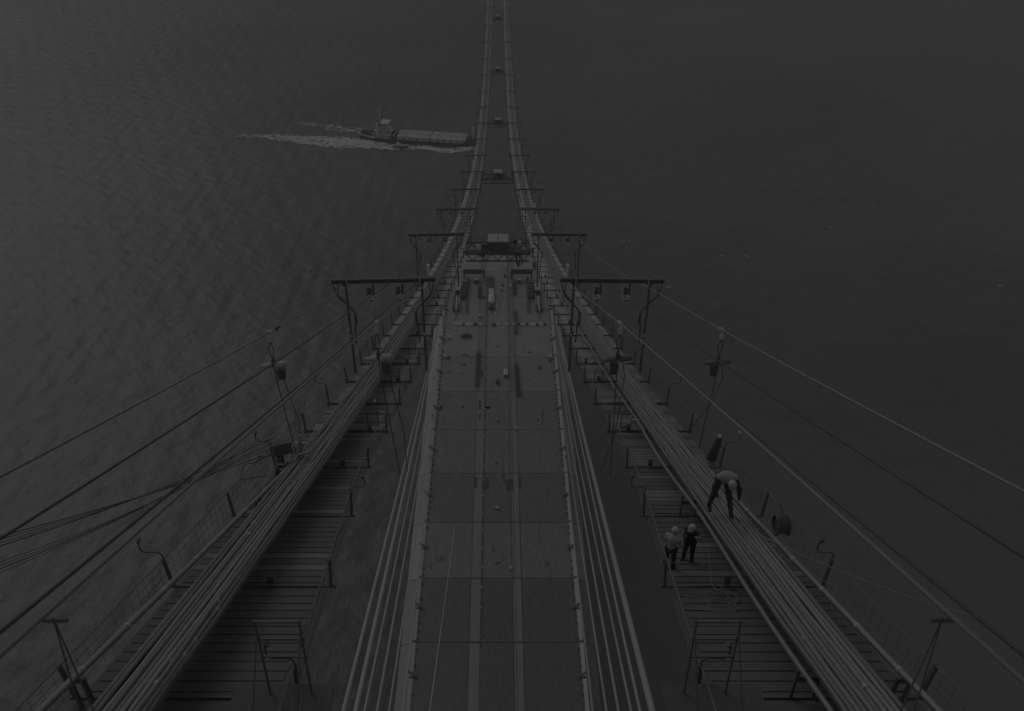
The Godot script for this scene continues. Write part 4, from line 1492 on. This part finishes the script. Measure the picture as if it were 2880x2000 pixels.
	for q in [[15.2, 6.6, 4.4, 2.2], [16.4, 9.6, 3.4, 1.6], [17.6, 12.4, 3.6, 1.8], [25.2, 3.0, -3.0, 2.4], [24.9, 6.9, 3.9, 2.0]]:
		var m := MB.new()
		m.box(Vector3(q[0], q[1], q[2]), Vector3(1.2, 1.9, q[3]))
		put("deck_locker", m, M.hull_side if q[0] < 17.0 else M.black, t)
	for k in 14:
		var m := MB.new()
		var x := 15.0 + 0.8 * k
		m.bar(Vector3(x, 5.4, 6.3), Vector3(x, 6.5, 6.3), 0.12, 0.12)
		m.bar(Vector3(x, 6.5, 6.3), Vector3(x + 0.8, 6.5, 6.3), 0.12, 0.12)
		put("railing", m, M.ship_white, t)
	var ms := MB.new()
	ms.cyl(Vector3(17.0, 14.6, 0), Vector3(17.0, 24.5, 0), 0.5, 8, 0.3)
	ms.bar(Vector3(17.0, 20.5, -1.6), Vector3(17.0, 20.5, 1.6), 0.25, 0.25)
	ms.box(Vector3(17.0, 24.2, 0), Vector3(1.0, 1.0, 1.0))
	put("signal_mast", ms, M.ship_white, t)
	var rd := MB.new()
	rd.bar(Vector3(22.5, 14.6, -1), Vector3(22.5, 17.2, -1), 0.3, 0.3)
	rd.bar(Vector3(22.5, 17.2, -2.4), Vector3(22.5, 17.2, 0.6), 0.25, 0.3)
	put("radar_mast", rd, M.ship_white, t)
	var fu := MB.new()
	fu.cyl(Vector3(13.2, 3.0, -3.0), Vector3(12.8, 11.5, -3.0), 1.0, 12, 0.9)
	put("funnel", fu, M.hull_side, t)
	var lb := MB.new()
	lb.ball(Vector3(12.6, 5.4, 6.8), Vector3(1.0, 0.8, 0.7), 10, 6)
	lb.bar(Vector3(12.2, 2.6, 7.3), Vector3(12.2, 6.9, 7.3), 0.35, 0.35)
	put("davit", lb, M.ship_white, t)
	var cr := MB.new()
	cr.bar(Vector3(27.0, 2.5, 6.3), Vector3(27.6, 9.0, 5.9), 0.7, 0.7)
	put("cargo_derrick", cr, M.ship_white, t)
	var fm := MB.new()
	fm.cyl(Vector3(96.8, 3.8, 0), Vector3(96.8, 14.2, 0), 0.75, 10, 0.6)
	fm.cyl(Vector3(96.8, 11.6, 0), Vector3(96.8, 12.4, 0), 1.0, 10)
	put("fore_mast", fm, M.ship_white, t)
	for k in 3:
		var b := MB.new()
		b.box(Vector3(92.8 + 1.2 * k, 4.6, -1.6 + 1.5 * k), Vector3(1.2, 1.4, 1.4))
		put("windlass", b, M.black, t)
	# pilot boat alongside
	var p := base("pilot_boat", Vector3(-87.2, 0, -709.4), "small launch with a white cabin running close alongside the cargo ship", "boat", "", -atan2(dir.z, dir.x) + 0.03)
	var hb := MB.new()
	var pw := func(x: float) -> float: return 1.9 if x < 7.5 else maxf(0.1, 1.9 * (1.0 - pow((x - 7.5) / 5.6, 2.0)))
	for i in 16:
		var a := 13.0 * i / 16.0
		var e := 13.0 * (i + 1) / 16.0
		var ha := 1.35 + 0.05 * a
		var he := 1.35 + 0.05 * e
		for s in [-1.0, 1.0]:
			hb.quad(Vector3(a, -0.5, s * pw.call(a) * 0.8), Vector3(e, -0.5, s * pw.call(e) * 0.8), Vector3(e, he, s * pw.call(e)), Vector3(a, ha, s * pw.call(a)), Vector3(0, 0, s))
		hb.quad(Vector3(a, ha - 0.1, -pw.call(a)), Vector3(e, he - 0.1, -pw.call(e)), Vector3(e, he - 0.1, pw.call(e)), Vector3(a, ha - 0.1, pw.call(a)), Vector3.UP)
	hb.quad(Vector3(0, -0.5, -1.5), Vector3(0, -0.5, 1.5), Vector3(0, 1.35, 1.9), Vector3(0, 1.35, -1.9), Vector3.LEFT)
	put("hull", hb, M.hull_dark, p)
	var cb := MB.new()
	cb.hexa([Vector3(2.2, 1.3, 1.5), Vector3(8.3, 1.5, 1.4), Vector3(8.3, 1.5, -1.4), Vector3(2.2, 1.3, -1.5), Vector3(2.5, 3.0, 1.3), Vector3(7.0, 3.0, 1.2), Vector3(7.0, 3.0, -1.2), Vector3(2.5, 3.0, -1.3)])
	cb.hexa([Vector3(3.2, 3.0, 1.1), Vector3(5.8, 3.0, 1.1), Vector3(5.8, 3.0, -1.1), Vector3(3.2, 3.0, -1.1), Vector3(3.4, 4.4, 1.0), Vector3(5.3, 4.4, 1.0), Vector3(5.3, 4.4, -1.0), Vector3(3.4, 4.4, -1.0)])
	put("cabin", cb, M.ship_white, p)
	for k in 3:
		var m := MB.new()
		m.box(Vector3(3.4 + 1.5 * k, 2.35, 1.36), Vector3(0.8, 0.5, 0.12))
		put("window", m, M.black, p)
	var mb := MB.new()
	mb.cyl(Vector3(4.2, 4.4, 0), Vector3(4.2, 6.4, 0), 0.12, 6)
	put("mast", mb, M.ship_white, p)
	var fd := MB.new()
	fd.box(Vector3(10.2, 1.95, 0), Vector3(2.2, 0.35, 1.3))
	put("fore_deck_box", fd, M.ship_white, p)

# ------------------------------------------------------------------ foam
func foam_sheet(b: MB, pts: Array, density: float, thin: float) -> void:
	# pts: [x, near distance, far distance, strength], x falling
	var i0 := 0
	var x: float = pts[0][0]
	var sx := 0.8
	while x > pts[pts.size() - 1][0]:
		while i0 < pts.size() - 2 and x < pts[i0 + 1][0]:
			i0 += 1
		var u: float = (x - pts[i0][0]) / (pts[i0 + 1][0] - pts[i0][0])
		var lo: float = lerpf(pts[i0][1], pts[i0 + 1][1], u)
		var hi: float = lerpf(pts[i0][2], pts[i0 + 1][2], u)
		var st: float = lerpf(pts[i0][3], pts[i0 + 1][3], u)
		var d := lo - 1.5
		while d < hi + 1.5:
			var e := minf(d - lo, hi - d) / maxf(1.0, (hi - lo) * 0.35)
			var nz := 0.8 * foam_noise.get_noise_2d(x * 0.05, d * 0.2) + 1.0 * foam_noise.get_noise_2d(x * 0.16 + 40.0, d * 0.42)
			if 1.5 * nz + density * st + clampf(e, -1.5, 0.6) * 0.6 > thin:
				var h := 0.12 + 0.1 * foam_noise.get_noise_2d(x * 0.6, d * 0.9)
				var y := func(px: float, pd: float) -> float: return wave(px, -pd) + 0.35 + 0.3 * foam_noise.get_noise_2d(px * 0.4, pd * 0.7)
				b.quad(Vector3(x, y.call(x, d), -d), Vector3(x - sx, y.call(x - sx, d), -d), Vector3(x - sx, y.call(x - sx, d + 0.6) + h, -d - 0.6), Vector3(x, y.call(x, d + 0.6) + h, -d - 0.6), Vector3.UP)
			d += 0.6
		x -= sx

func make_foam() -> void:
	var b := MB.new()
	foam_sheet(b, [[-15.0, 704.0, 709.5, 0.6], [-29.3, 701.5, 709.5, 1.1], [-36.0, 697.5, 706.0, 1.0], [-46.0, 698.3, 704.5, 1.0], [-58.8, 704.3, 711.0, 0.8], [-73.5, 705.3, 712.4, 0.8], [-88.2, 704.3, 714.3, 1.0], [-103.2, 706.5, 719.9, 1.1], [-118.0, 707.3, 727.6, 1.15], [-133.2, 708.3, 729.5, 1.2], [-148.7, 712.2, 731.0, 1.1], [-164.3, 717.8, 733.0, 0.8], [-180.2, 722.5, 735.4, 0.5], [-196.2, 726.2, 737.0, 0.32], [-210.0, 731.0, 737.0, -0.15], [-226.0, 731.6, 735.0, -0.6]], 0.36, 0.36)
	foam_sheet(b, [[-113.0, 739.0, 750.0, 0.1], [-119.6, 739.7, 752.7, -0.2], [-135.0, 742.0, 755.0, -0.38], [-155.3, 753.0, 761.4, -0.5], [-178.2, 760.5, 767.8, -0.9]], 0.5, 0.4)
	tag(put("wake_foam", b, M.foam), "white wake foam along the cargo ship's near side and trailing left from its stern", "foam", "", "stuff")
	var c := MB.new()
	var spots := [[148.5, 523.8], [164.8, 522.9], [316.9, 484.9], [87.3, 544.7], [106.8, 482.7], [339.8, 635.4], [433.7, 752.7], [231.6, 564.7], [127.2, 778.4], [272.9, 598.5], [-170.0, 690.0], [-150.0, 705.0], [-95.0, 692.0], [-80.0, 756.0], [-350.0, 800.0], [210.0, 880.0], [330.0, 980.0], [420.0, 930.0]]
	for q in spots:
		var w := rng.randf_range(0.6, 2.2)
		for i in 4:
			var x: float = q[0] + rng.randfn() * w
			var d: float = q[1] + rng.randfn() * w * 0.18
			var y := wave(x, -d) + 0.3
			c.quad(Vector3(x, y, -d), Vector3(x + rng.randf_range(0.4, 1.0), y, -d - 0.1), Vector3(x + rng.randf_range(0.2, 0.8), y + 0.1, -d - 0.7), Vector3(x - 0.3, y + 0.1, -d - 0.6), Vector3.UP)
	tag(put("wave_crests", c, M.foam), "scattered small white wave crests on the dark water right of the bridge", "foam", "", "stuff")

# ------------------------------------------------------------------ people
func capsule(p: Vector3, a: Vector3, b: Vector3, ra: float, rb: float) -> float:
	var ab := b - a
	var l := ab.length_squared()
	var t := 0.0 if l < 1e-9 else clampf((p - a).dot(ab) / l, 0.0, 1.0)
	return p.distance_to(a + ab * t) - lerpf(ra, rb, t)

# bones: [from, to, radius, radius, colour]; surface nets over the smooth union, added to out
func skin(out: MB, bones: Array, cell: float, blend: float, x: Transform3D) -> void:
	var lo := Vector3(1e9, 1e9, 1e9)
	var hi := -lo
	for q in bones:
		var r := maxf(q[2], q[3]) + blend + cell * 2.0
		for e in [q[0], q[1]]:
			lo = lo.min(e - Vector3.ONE * r)
			hi = hi.max(e + Vector3.ONE * r)
	var n := Vector3i(((hi - lo) / cell).ceil()) + Vector3i.ONE
	var sy := n.x
	var sz := n.x * n.y
	var f := PackedFloat32Array()
	f.resize(n.x * n.y * n.z)
	f.fill(1.0)
	var near := PackedInt32Array()
	near.resize(f.size())
	var best := PackedFloat32Array()
	best.resize(f.size())
	best.fill(9.0)
	for bi in bones.size():
		var q = bones[bi]
		var r := maxf(q[2], q[3]) + blend + cell * 2.0
		var a := Vector3i((((q[0] as Vector3).min(q[1]) - Vector3.ONE * r - lo) / cell).floor()).max(Vector3i.ZERO)
		var e := Vector3i((((q[0] as Vector3).max(q[1]) + Vector3.ONE * r - lo) / cell).ceil()).min(n - Vector3i.ONE)
		for k in range(a.z, e.z + 1):
			for j in range(a.y, e.y + 1):
				for i in range(a.x, e.x + 1):
					var id := i + j * sy + k * sz
					var d := capsule(lo + Vector3(i, j, k) * cell, q[0], q[1], q[2], q[3])
					if d < best[id]:
						best[id] = d
						near[id] = bi
					var o := f[id]
					var h := maxf(blend - absf(o - d), 0.0) / blend
					f[id] = minf(o, d) - h * h * blend * 0.25
	var made := {}
	var corner := [0, 1, sy, sy + 1, sz, sz + 1, sz + sy, sz + sy + 1]
	var place := func(i: int, j: int, k: int) -> Vector3:
		var id := i + j * sy + k * sz
		if made.has(id):
			return made[id]
		var sum := Vector3.ZERO
		var cnt := 0
		for m in 8:
			for ax in 3:
				var bit := 1 << ax
				if m & bit: continue
				var v0: float = f[id + corner[m]]
				var v1: float = f[id + corner[m | bit]]
				if (v0 < 0.0) != (v1 < 0.0):
					var p := Vector3(m & 1, (m >> 1) & 1, (m >> 2) & 1)
					p[ax] = v0 / (v0 - v1)
					sum += p
					cnt += 1
		var w := lo + (Vector3(i, j, k) + sum / maxf(1.0, cnt)) * cell
		made[id] = w
		return w
	var grad := func(p: Vector3) -> Vector3:
		var g := (p - lo) / cell
		var i := clampi(int(round(g.x)), 1, n.x - 2)
		var j := clampi(int(round(g.y)), 1, n.y - 2)
		var k := clampi(int(round(g.z)), 1, n.z - 2)
		var id := i + j * sy + k * sz
		return Vector3(f[id + 1] - f[id - 1], f[id + sy] - f[id - sy], f[id + sz] - f[id - sz]).normalized()
	for k in range(1, n.z - 1):
		for j in range(1, n.y - 1):
			for i in range(1, n.x - 1):
				var id := i + j * sy + k * sz
				var v0 := f[id]
				if v0 > cell * 2.0: continue
				for ax in 3:
					var v1 := f[id + (1 if ax == 0 else sy if ax == 1 else sz)]
					if (v0 < 0.0) == (v1 < 0.0): continue
					var c: Array
					if ax == 0: c = [place.call(i, j - 1, k - 1), place.call(i, j, k - 1), place.call(i, j, k), place.call(i, j - 1, k)]
					elif ax == 1: c = [place.call(i - 1, j, k - 1), place.call(i, j, k - 1), place.call(i, j, k), place.call(i - 1, j, k)]
					else: c = [place.call(i - 1, j - 1, k), place.call(i, j - 1, k), place.call(i, j, k), place.call(i - 1, j, k)]
					out.tint = bones[near[id]][4]
					var nn := []
					for q in 4:
						nn.push_back((x.basis * grad.call(c[q])).normalized())
						c[q] = x * c[q]
					out.tri(c[0], c[1], c[2], nn[0], nn[1], nn[2])
					out.tri(c[0], c[2], c[3], nn[0], nn[2], nn[3])

func hand_bones(col: Color) -> Array:
	# a right hand, wrist at the origin, fingers along -y, palm facing +z, thumb towards -x
	var b := [[Vector3(0, 0.01, 0), Vector3(-0.012, -0.07, 0), 0.026, 0.024, col], [Vector3(0.012, -0.01, 0), Vector3(0.022, -0.07, 0), 0.02, 0.02, col]]
	var fingers := [[-0.03, 0.075, 0.0095], [-0.009, 0.083, 0.0095], [0.013, 0.078, 0.009], [0.033, 0.06, 0.008]]
	for q in fingers:
		var r := Vector3(q[0], -0.085, 0)
		var m := r + Vector3(q[0] * 0.1, -q[1] * 0.42, q[1] * 0.2)
		var e := m + Vector3(0, -q[1] * 0.16, q[1] * 0.34)
		var t := e + Vector3(0, q[1] * 0.12, q[1] * 0.24)
		b.push_back([r, m, q[2], q[2] * 0.95, col])
		b.push_back([m, e, q[2] * 0.95, q[2] * 0.9, col])
		b.push_back([e, t, q[2] * 0.9, q[2] * 0.8, col])
	b.push_back([Vector3(-0.022, -0.025, 0.008), Vector3(-0.052, -0.055, 0.022), 0.013, 0.011, col])
	b.push_back([Vector3(-0.052, -0.055, 0.022), Vector3(-0.048, -0.085, 0.042), 0.011, 0.009, col])
	return b

var hand_made: MB

# joints in metres about the feet, +z towards the camera; j holds hip, chest, head, and per side shoulder, elbow, wrist, hip, knee, ankle
func person(at: Vector3, turn: float, label: String, group: String, j: Dictionary, cell: float, vest: float, legs: float, arms: float) -> Node3D:
	var t := base("person", at, label, "person", group, turn)
	var cv := grey_lin(vest)
	var cl := grey_lin(legs)
	var ca := grey_lin(arms)
	var sk := grey_lin(0.32)
	var boot := grey_lin(0.05)
	var body := MB.new()
	body.colored = true
	var bones := []
	var hip: Vector3 = j.hip
	var chest: Vector3 = j.chest
	var head: Vector3 = j.head
	var across: Vector3 = (j.sr - j.sl).normalized()
	bones.push_back([hip - across * 0.07, hip + across * 0.07, 0.125, 0.125, cl])
	bones.push_back([hip.lerp(chest, 0.25), chest, 0.13, 0.15, cv])
	bones.push_back([chest - across * 0.1, chest + across * 0.1, 0.125, 0.125, cv])
	bones.push_back([chest, head - (head - chest).normalized() * 0.1, 0.08, 0.06, sk])
	for s in ["l", "r"]:
		bones.push_back([chest + (j["s" + s] - chest) * 0.6, j["s" + s], 0.09, 0.075, cv])
		bones.push_back([j["s" + s], j["e" + s], 0.07, 0.052, ca])
		bones.push_back([j["e" + s], j["w" + s], 0.052, 0.036, ca])
		bones.push_back([j["h" + s], j["k" + s], 0.1, 0.07, cl])
		bones.push_back([j["k" + s], j["a" + s], 0.068, 0.05, cl])
		bones.push_back([j["a" + s] + Vector3(0, -0.03, 0), j["a" + s] + Vector3(0, -0.06, 0) + j.toe, 0.048, 0.042, boot])
	if cell < 0.03:      # bulky work clothes
		for q in bones:
			q[2] *= j.get("bulk", 1.16)
			q[3] *= j.get("bulk", 1.16)
	skin(body, bones, cell, 0.05, Transform3D())
	# head with jaw, nose, ears and eyes
	var face: Vector3 = j.face
	var up: Vector3 = j.up
	var fr := face.normalized()
	var rt := fr.cross(up).normalized()
	up = rt.cross(fr).normalized()
	var hb := [[head + up * 0.03 - fr * 0.015, head + up * 0.03 + fr * 0.012, 0.092, 0.085, sk], [head + fr * 0.035 - up * 0.02, head + fr * 0.05 - up * 0.085, 0.06, 0.04, sk], [head + fr * 0.095 + up * 0.02, head + fr * 0.112 - up * 0.015, 0.012, 0.016, sk], [head - up * 0.07, head - up * 0.14, 0.055, 0.058, sk]]
	for e in [-1.0, 1.0]:
		hb.push_back([head + rt * e * 0.082 + up * 0.02, head + rt * e * 0.086 - up * 0.025, 0.014, 0.012, sk])
	skin(body, hb, maxf(cell * 0.45, 0.007), 0.02, Transform3D())
	body.tint = grey_lin(0.04)
	for e in [-1.0, 1.0]:
		body.ball(head + fr * 0.088 + rt * e * 0.033 + up * 0.022, Vector3.ONE * 0.012, 6, 4)
	body.bar(head + fr * 0.088 - rt * 0.022 - up * 0.055, head + fr * 0.088 + rt * 0.022 - up * 0.055, 0.01, 0.008)
	# hands with five fingers
	if cell < 0.03:
		for s in ["l", "r"]:
			var along: Vector3 = (j["w" + s] - j["e" + s]).normalized()
			var yy := -along
			var zz: Vector3 = (Vector3.BACK - yy * Vector3.BACK.dot(yy)).normalized()
			var xx := yy.cross(zz)
			var bs := Basis(xx, yy, zz)
			if s == "l":
				bs = bs * Basis(Vector3.LEFT, Vector3.UP, Vector3.BACK)
			body.tint = grey_lin(0.5)
			body.merge(hand_made, Transform3D(bs, j["w" + s] + along * 0.015))
	put("body", body, M.skin_cloth, t)
	var hm := MB.new()
	var hbas := Basis(rt, up, -fr)
	for i in 16:
		for k in 5:
			var f := func(a: int, b: int) -> Vector3:
				var th := (PI / 2.0 + 0.12) * b / 5.0
				var ph := TAU * a / 16.0
				return Vector3(sin(th) * cos(ph) * 0.122, cos(th) * 0.13, sin(th) * sin(ph) * 0.145)
			var q := [f.call(i, k), f.call(i + 1, k), f.call(i + 1, k + 1), f.call(i, k + 1)]
			var w := []
			for p in q:
				w.push_back(head + up * 0.05 + hbas * p)
			var nn := []
			for p in q:
				nn.push_back((hbas * p).normalized())
			if k > 0: hm.tri(w[0], w[1], w[2], nn[0], nn[1], nn[2])
			hm.tri(w[0], w[2], w[3], nn[0], nn[2], nn[3])
	hm.ball(head + up * 0.045 + fr * 0.13, Vector3(0.1, 0.012, 0.06), 10, 4, hbas)
	put("helmet", hm, M.helmet, t)
	if vest > 0.3 and cell < 0.03:
		for s in ["l", "r"]:
			var c := MB.new()
			c.torus(j["e" + s].lerp(j["s" + s], 0.25), (j["e" + s] - j["s" + s]).normalized(), 0.058, 0.012, 14, 5)
			c.torus(j["k" + s].lerp(j["a" + s], 0.35), (j["k" + s] - j["a" + s]).normalized(), 0.066, 0.013, 14, 5)
			put("reflective_band", c, M.white, t)
	return t

func grey_lin(v: float) -> Color:
	return Color(v, v, v)

func stand_pose(lean := 0.0, reach := 0.2, facing := 1.0, head_down := 0.3) -> Dictionary:
	var hz := facing
	var d := {}
	d.hip = Vector3(0, 0.95, 0)
	d.chest = Vector3(0, 1.36, hz * lean * 0.4)
	d.head = Vector3(0, 1.62, hz * (lean * 0.75 + 0.04))
	d.face = Vector3(0, -head_down, hz)
	d.up = Vector3(0, 1, hz * head_down)
	d.toe = Vector3(0, 0, hz * 0.17)
	for s in [["l", -1.0], ["r", 1.0]]:
		var e: float = s[1]
		d["s" + s[0]] = Vector3(e * 0.2, 1.42, hz * lean * 0.45)
		d["e" + s[0]] = Vector3(e * 0.27, 1.15, hz * (lean * 0.4 + reach * 0.4))
		d["w" + s[0]] = Vector3(e * 0.16, 1.1, hz * (lean * 0.4 + reach + 0.12))
		d["h" + s[0]] = Vector3(e * 0.1, 0.92, 0)
		d["k" + s[0]] = Vector3(e * 0.13, 0.5, hz * 0.03)
		d["a" + s[0]] = Vector3(e * 0.15, 0.1, 0)
	return d

func make_people() -> void:
	hand_made = MB.new()
	hand_made.colored = true
	skin(hand_made, hand_bones(Color(0.5, 0.5, 0.5)), 0.004, 0.008, Transform3D())
	# worker bending over the right main cable
	var d := {}
	d.bulk = 1.34
	d.hip = Vector3(0.0, 0.98, -0.42)
	d.chest = Vector3(0.02, 1.3, -0.12)
	d.head = Vector3(0.12, 1.33, 0.2)
	d.face = Vector3(0.05, -1.0, 0.45)
	d.up = Vector3(0.0, 0.45, 1.0)
	d.toe = Vector3(0.02, -0.04, 0.17)
	d.sl = Vector3(-0.2, 1.34, -0.08); d.sr = Vector3(0.25, 1.34, -0.06)
	d.el = Vector3(-0.34, 1.02, 0.02); d.er = Vector3(0.4, 1.02, 0.1)
	d.wl = Vector3(-0.24, 0.78, 0.14); d.wr = Vector3(0.4, 0.76, 0.22)
	d.hl = Vector3(-0.12, 0.96, -0.42); d.hr = Vector3(0.12, 0.96, -0.42)
	d.kl = Vector3(-0.27, 0.55, -0.16); d.kr = Vector3(0.2, 0.52, -0.1)
	d.al = Vector3(-0.34, 0.1, -0.2); d.ar = Vector3(0.3, 0.0, 0.1)
	person(Vector3(7.95, level(11.62, 22.9), -22.9), -0.05, "worker in a pale helmet and vest bending forward over the right main cable", "", d, 0.014, 0.4, 0.09, 0.07).scale = Vector3(1.16, 1.16, 1.16)
	# two workers talking on the right catwalk
	var a := stand_pose(0.1, 0.15, -1.0, 0.35)
	person(on_walk(1.0, -1.95, 0.04, 20.9), -0.55, "left one of two helmeted workers standing together, seen from behind in a pale vest", "", a, 0.014, 0.45, 0.06, 0.4)
	var b := stand_pose(0.06, 0.2, 1.0, 0.3)
	b.er = Vector3(0.4, 1.25, 0.1); b.wr = Vector3(0.3, 1.45, 0.22)
	person(on_walk(1.0, -1.72, 0.04, 21.5), -0.6, "right one of two helmeted workers standing together, dark clothes and a raised arm", "", b, 0.014, 0.07, 0.05, 0.3)
	# distant workers
	var D3 := 48.2 * 3.1 - 1.0
	var y3 := level(FLOOR, D3)
	var list := [[Vector3(-5.75, level(FLOOR, 137.0), -137.0), 0.3, "worker in pale jacket at the left catwalk's inner rail beside the nearest cross bridge", 0.7, 1.0], [Vector3(5.5, level(FLOOR, 138.0), -138.0), -0.4, "left one of two workers on the right catwalk beside the nearest cross bridge", 0.6, 1.0], [Vector3(6.1, level(FLOOR, 137.2), -137.2), 0.5, "right one of two workers on the right catwalk beside the nearest cross bridge", 0.2, -1.0], [Vector3(-2.7, y3, -D3 + 1.2), 0.2, "left one of two helmeted workers at the front rail of the nearest cross bridge", 0.1, 1.0], [Vector3(-2.15, y3, -D3 + 1.4), -0.3, "right one of two helmeted workers at the front rail of the nearest cross bridge", 0.12, 1.0], [Vector3(3.2, y3, -D3 - 0.6), 0.0, "helmeted worker standing behind the rail right of the nearest shelter", 0.1, 1.0], [Vector3(5.55, level(FLOOR, 119.0), -119.0), 0.2, "worker at the inner rail of the right catwalk before the nearest cross bridge", 0.3, 1.0], [Vector3(-6.2, level(FLOOR, 352.0), -352.0), 0.0, "tiny worker in the middle of the far left catwalk", 0.6, 1.0]]
	for q in list:
		person(q[0], q[1], q[2], "", stand_pose(0.12, 0.2, q[4], 0.3), 0.035, q[3], 0.06, 0.08)
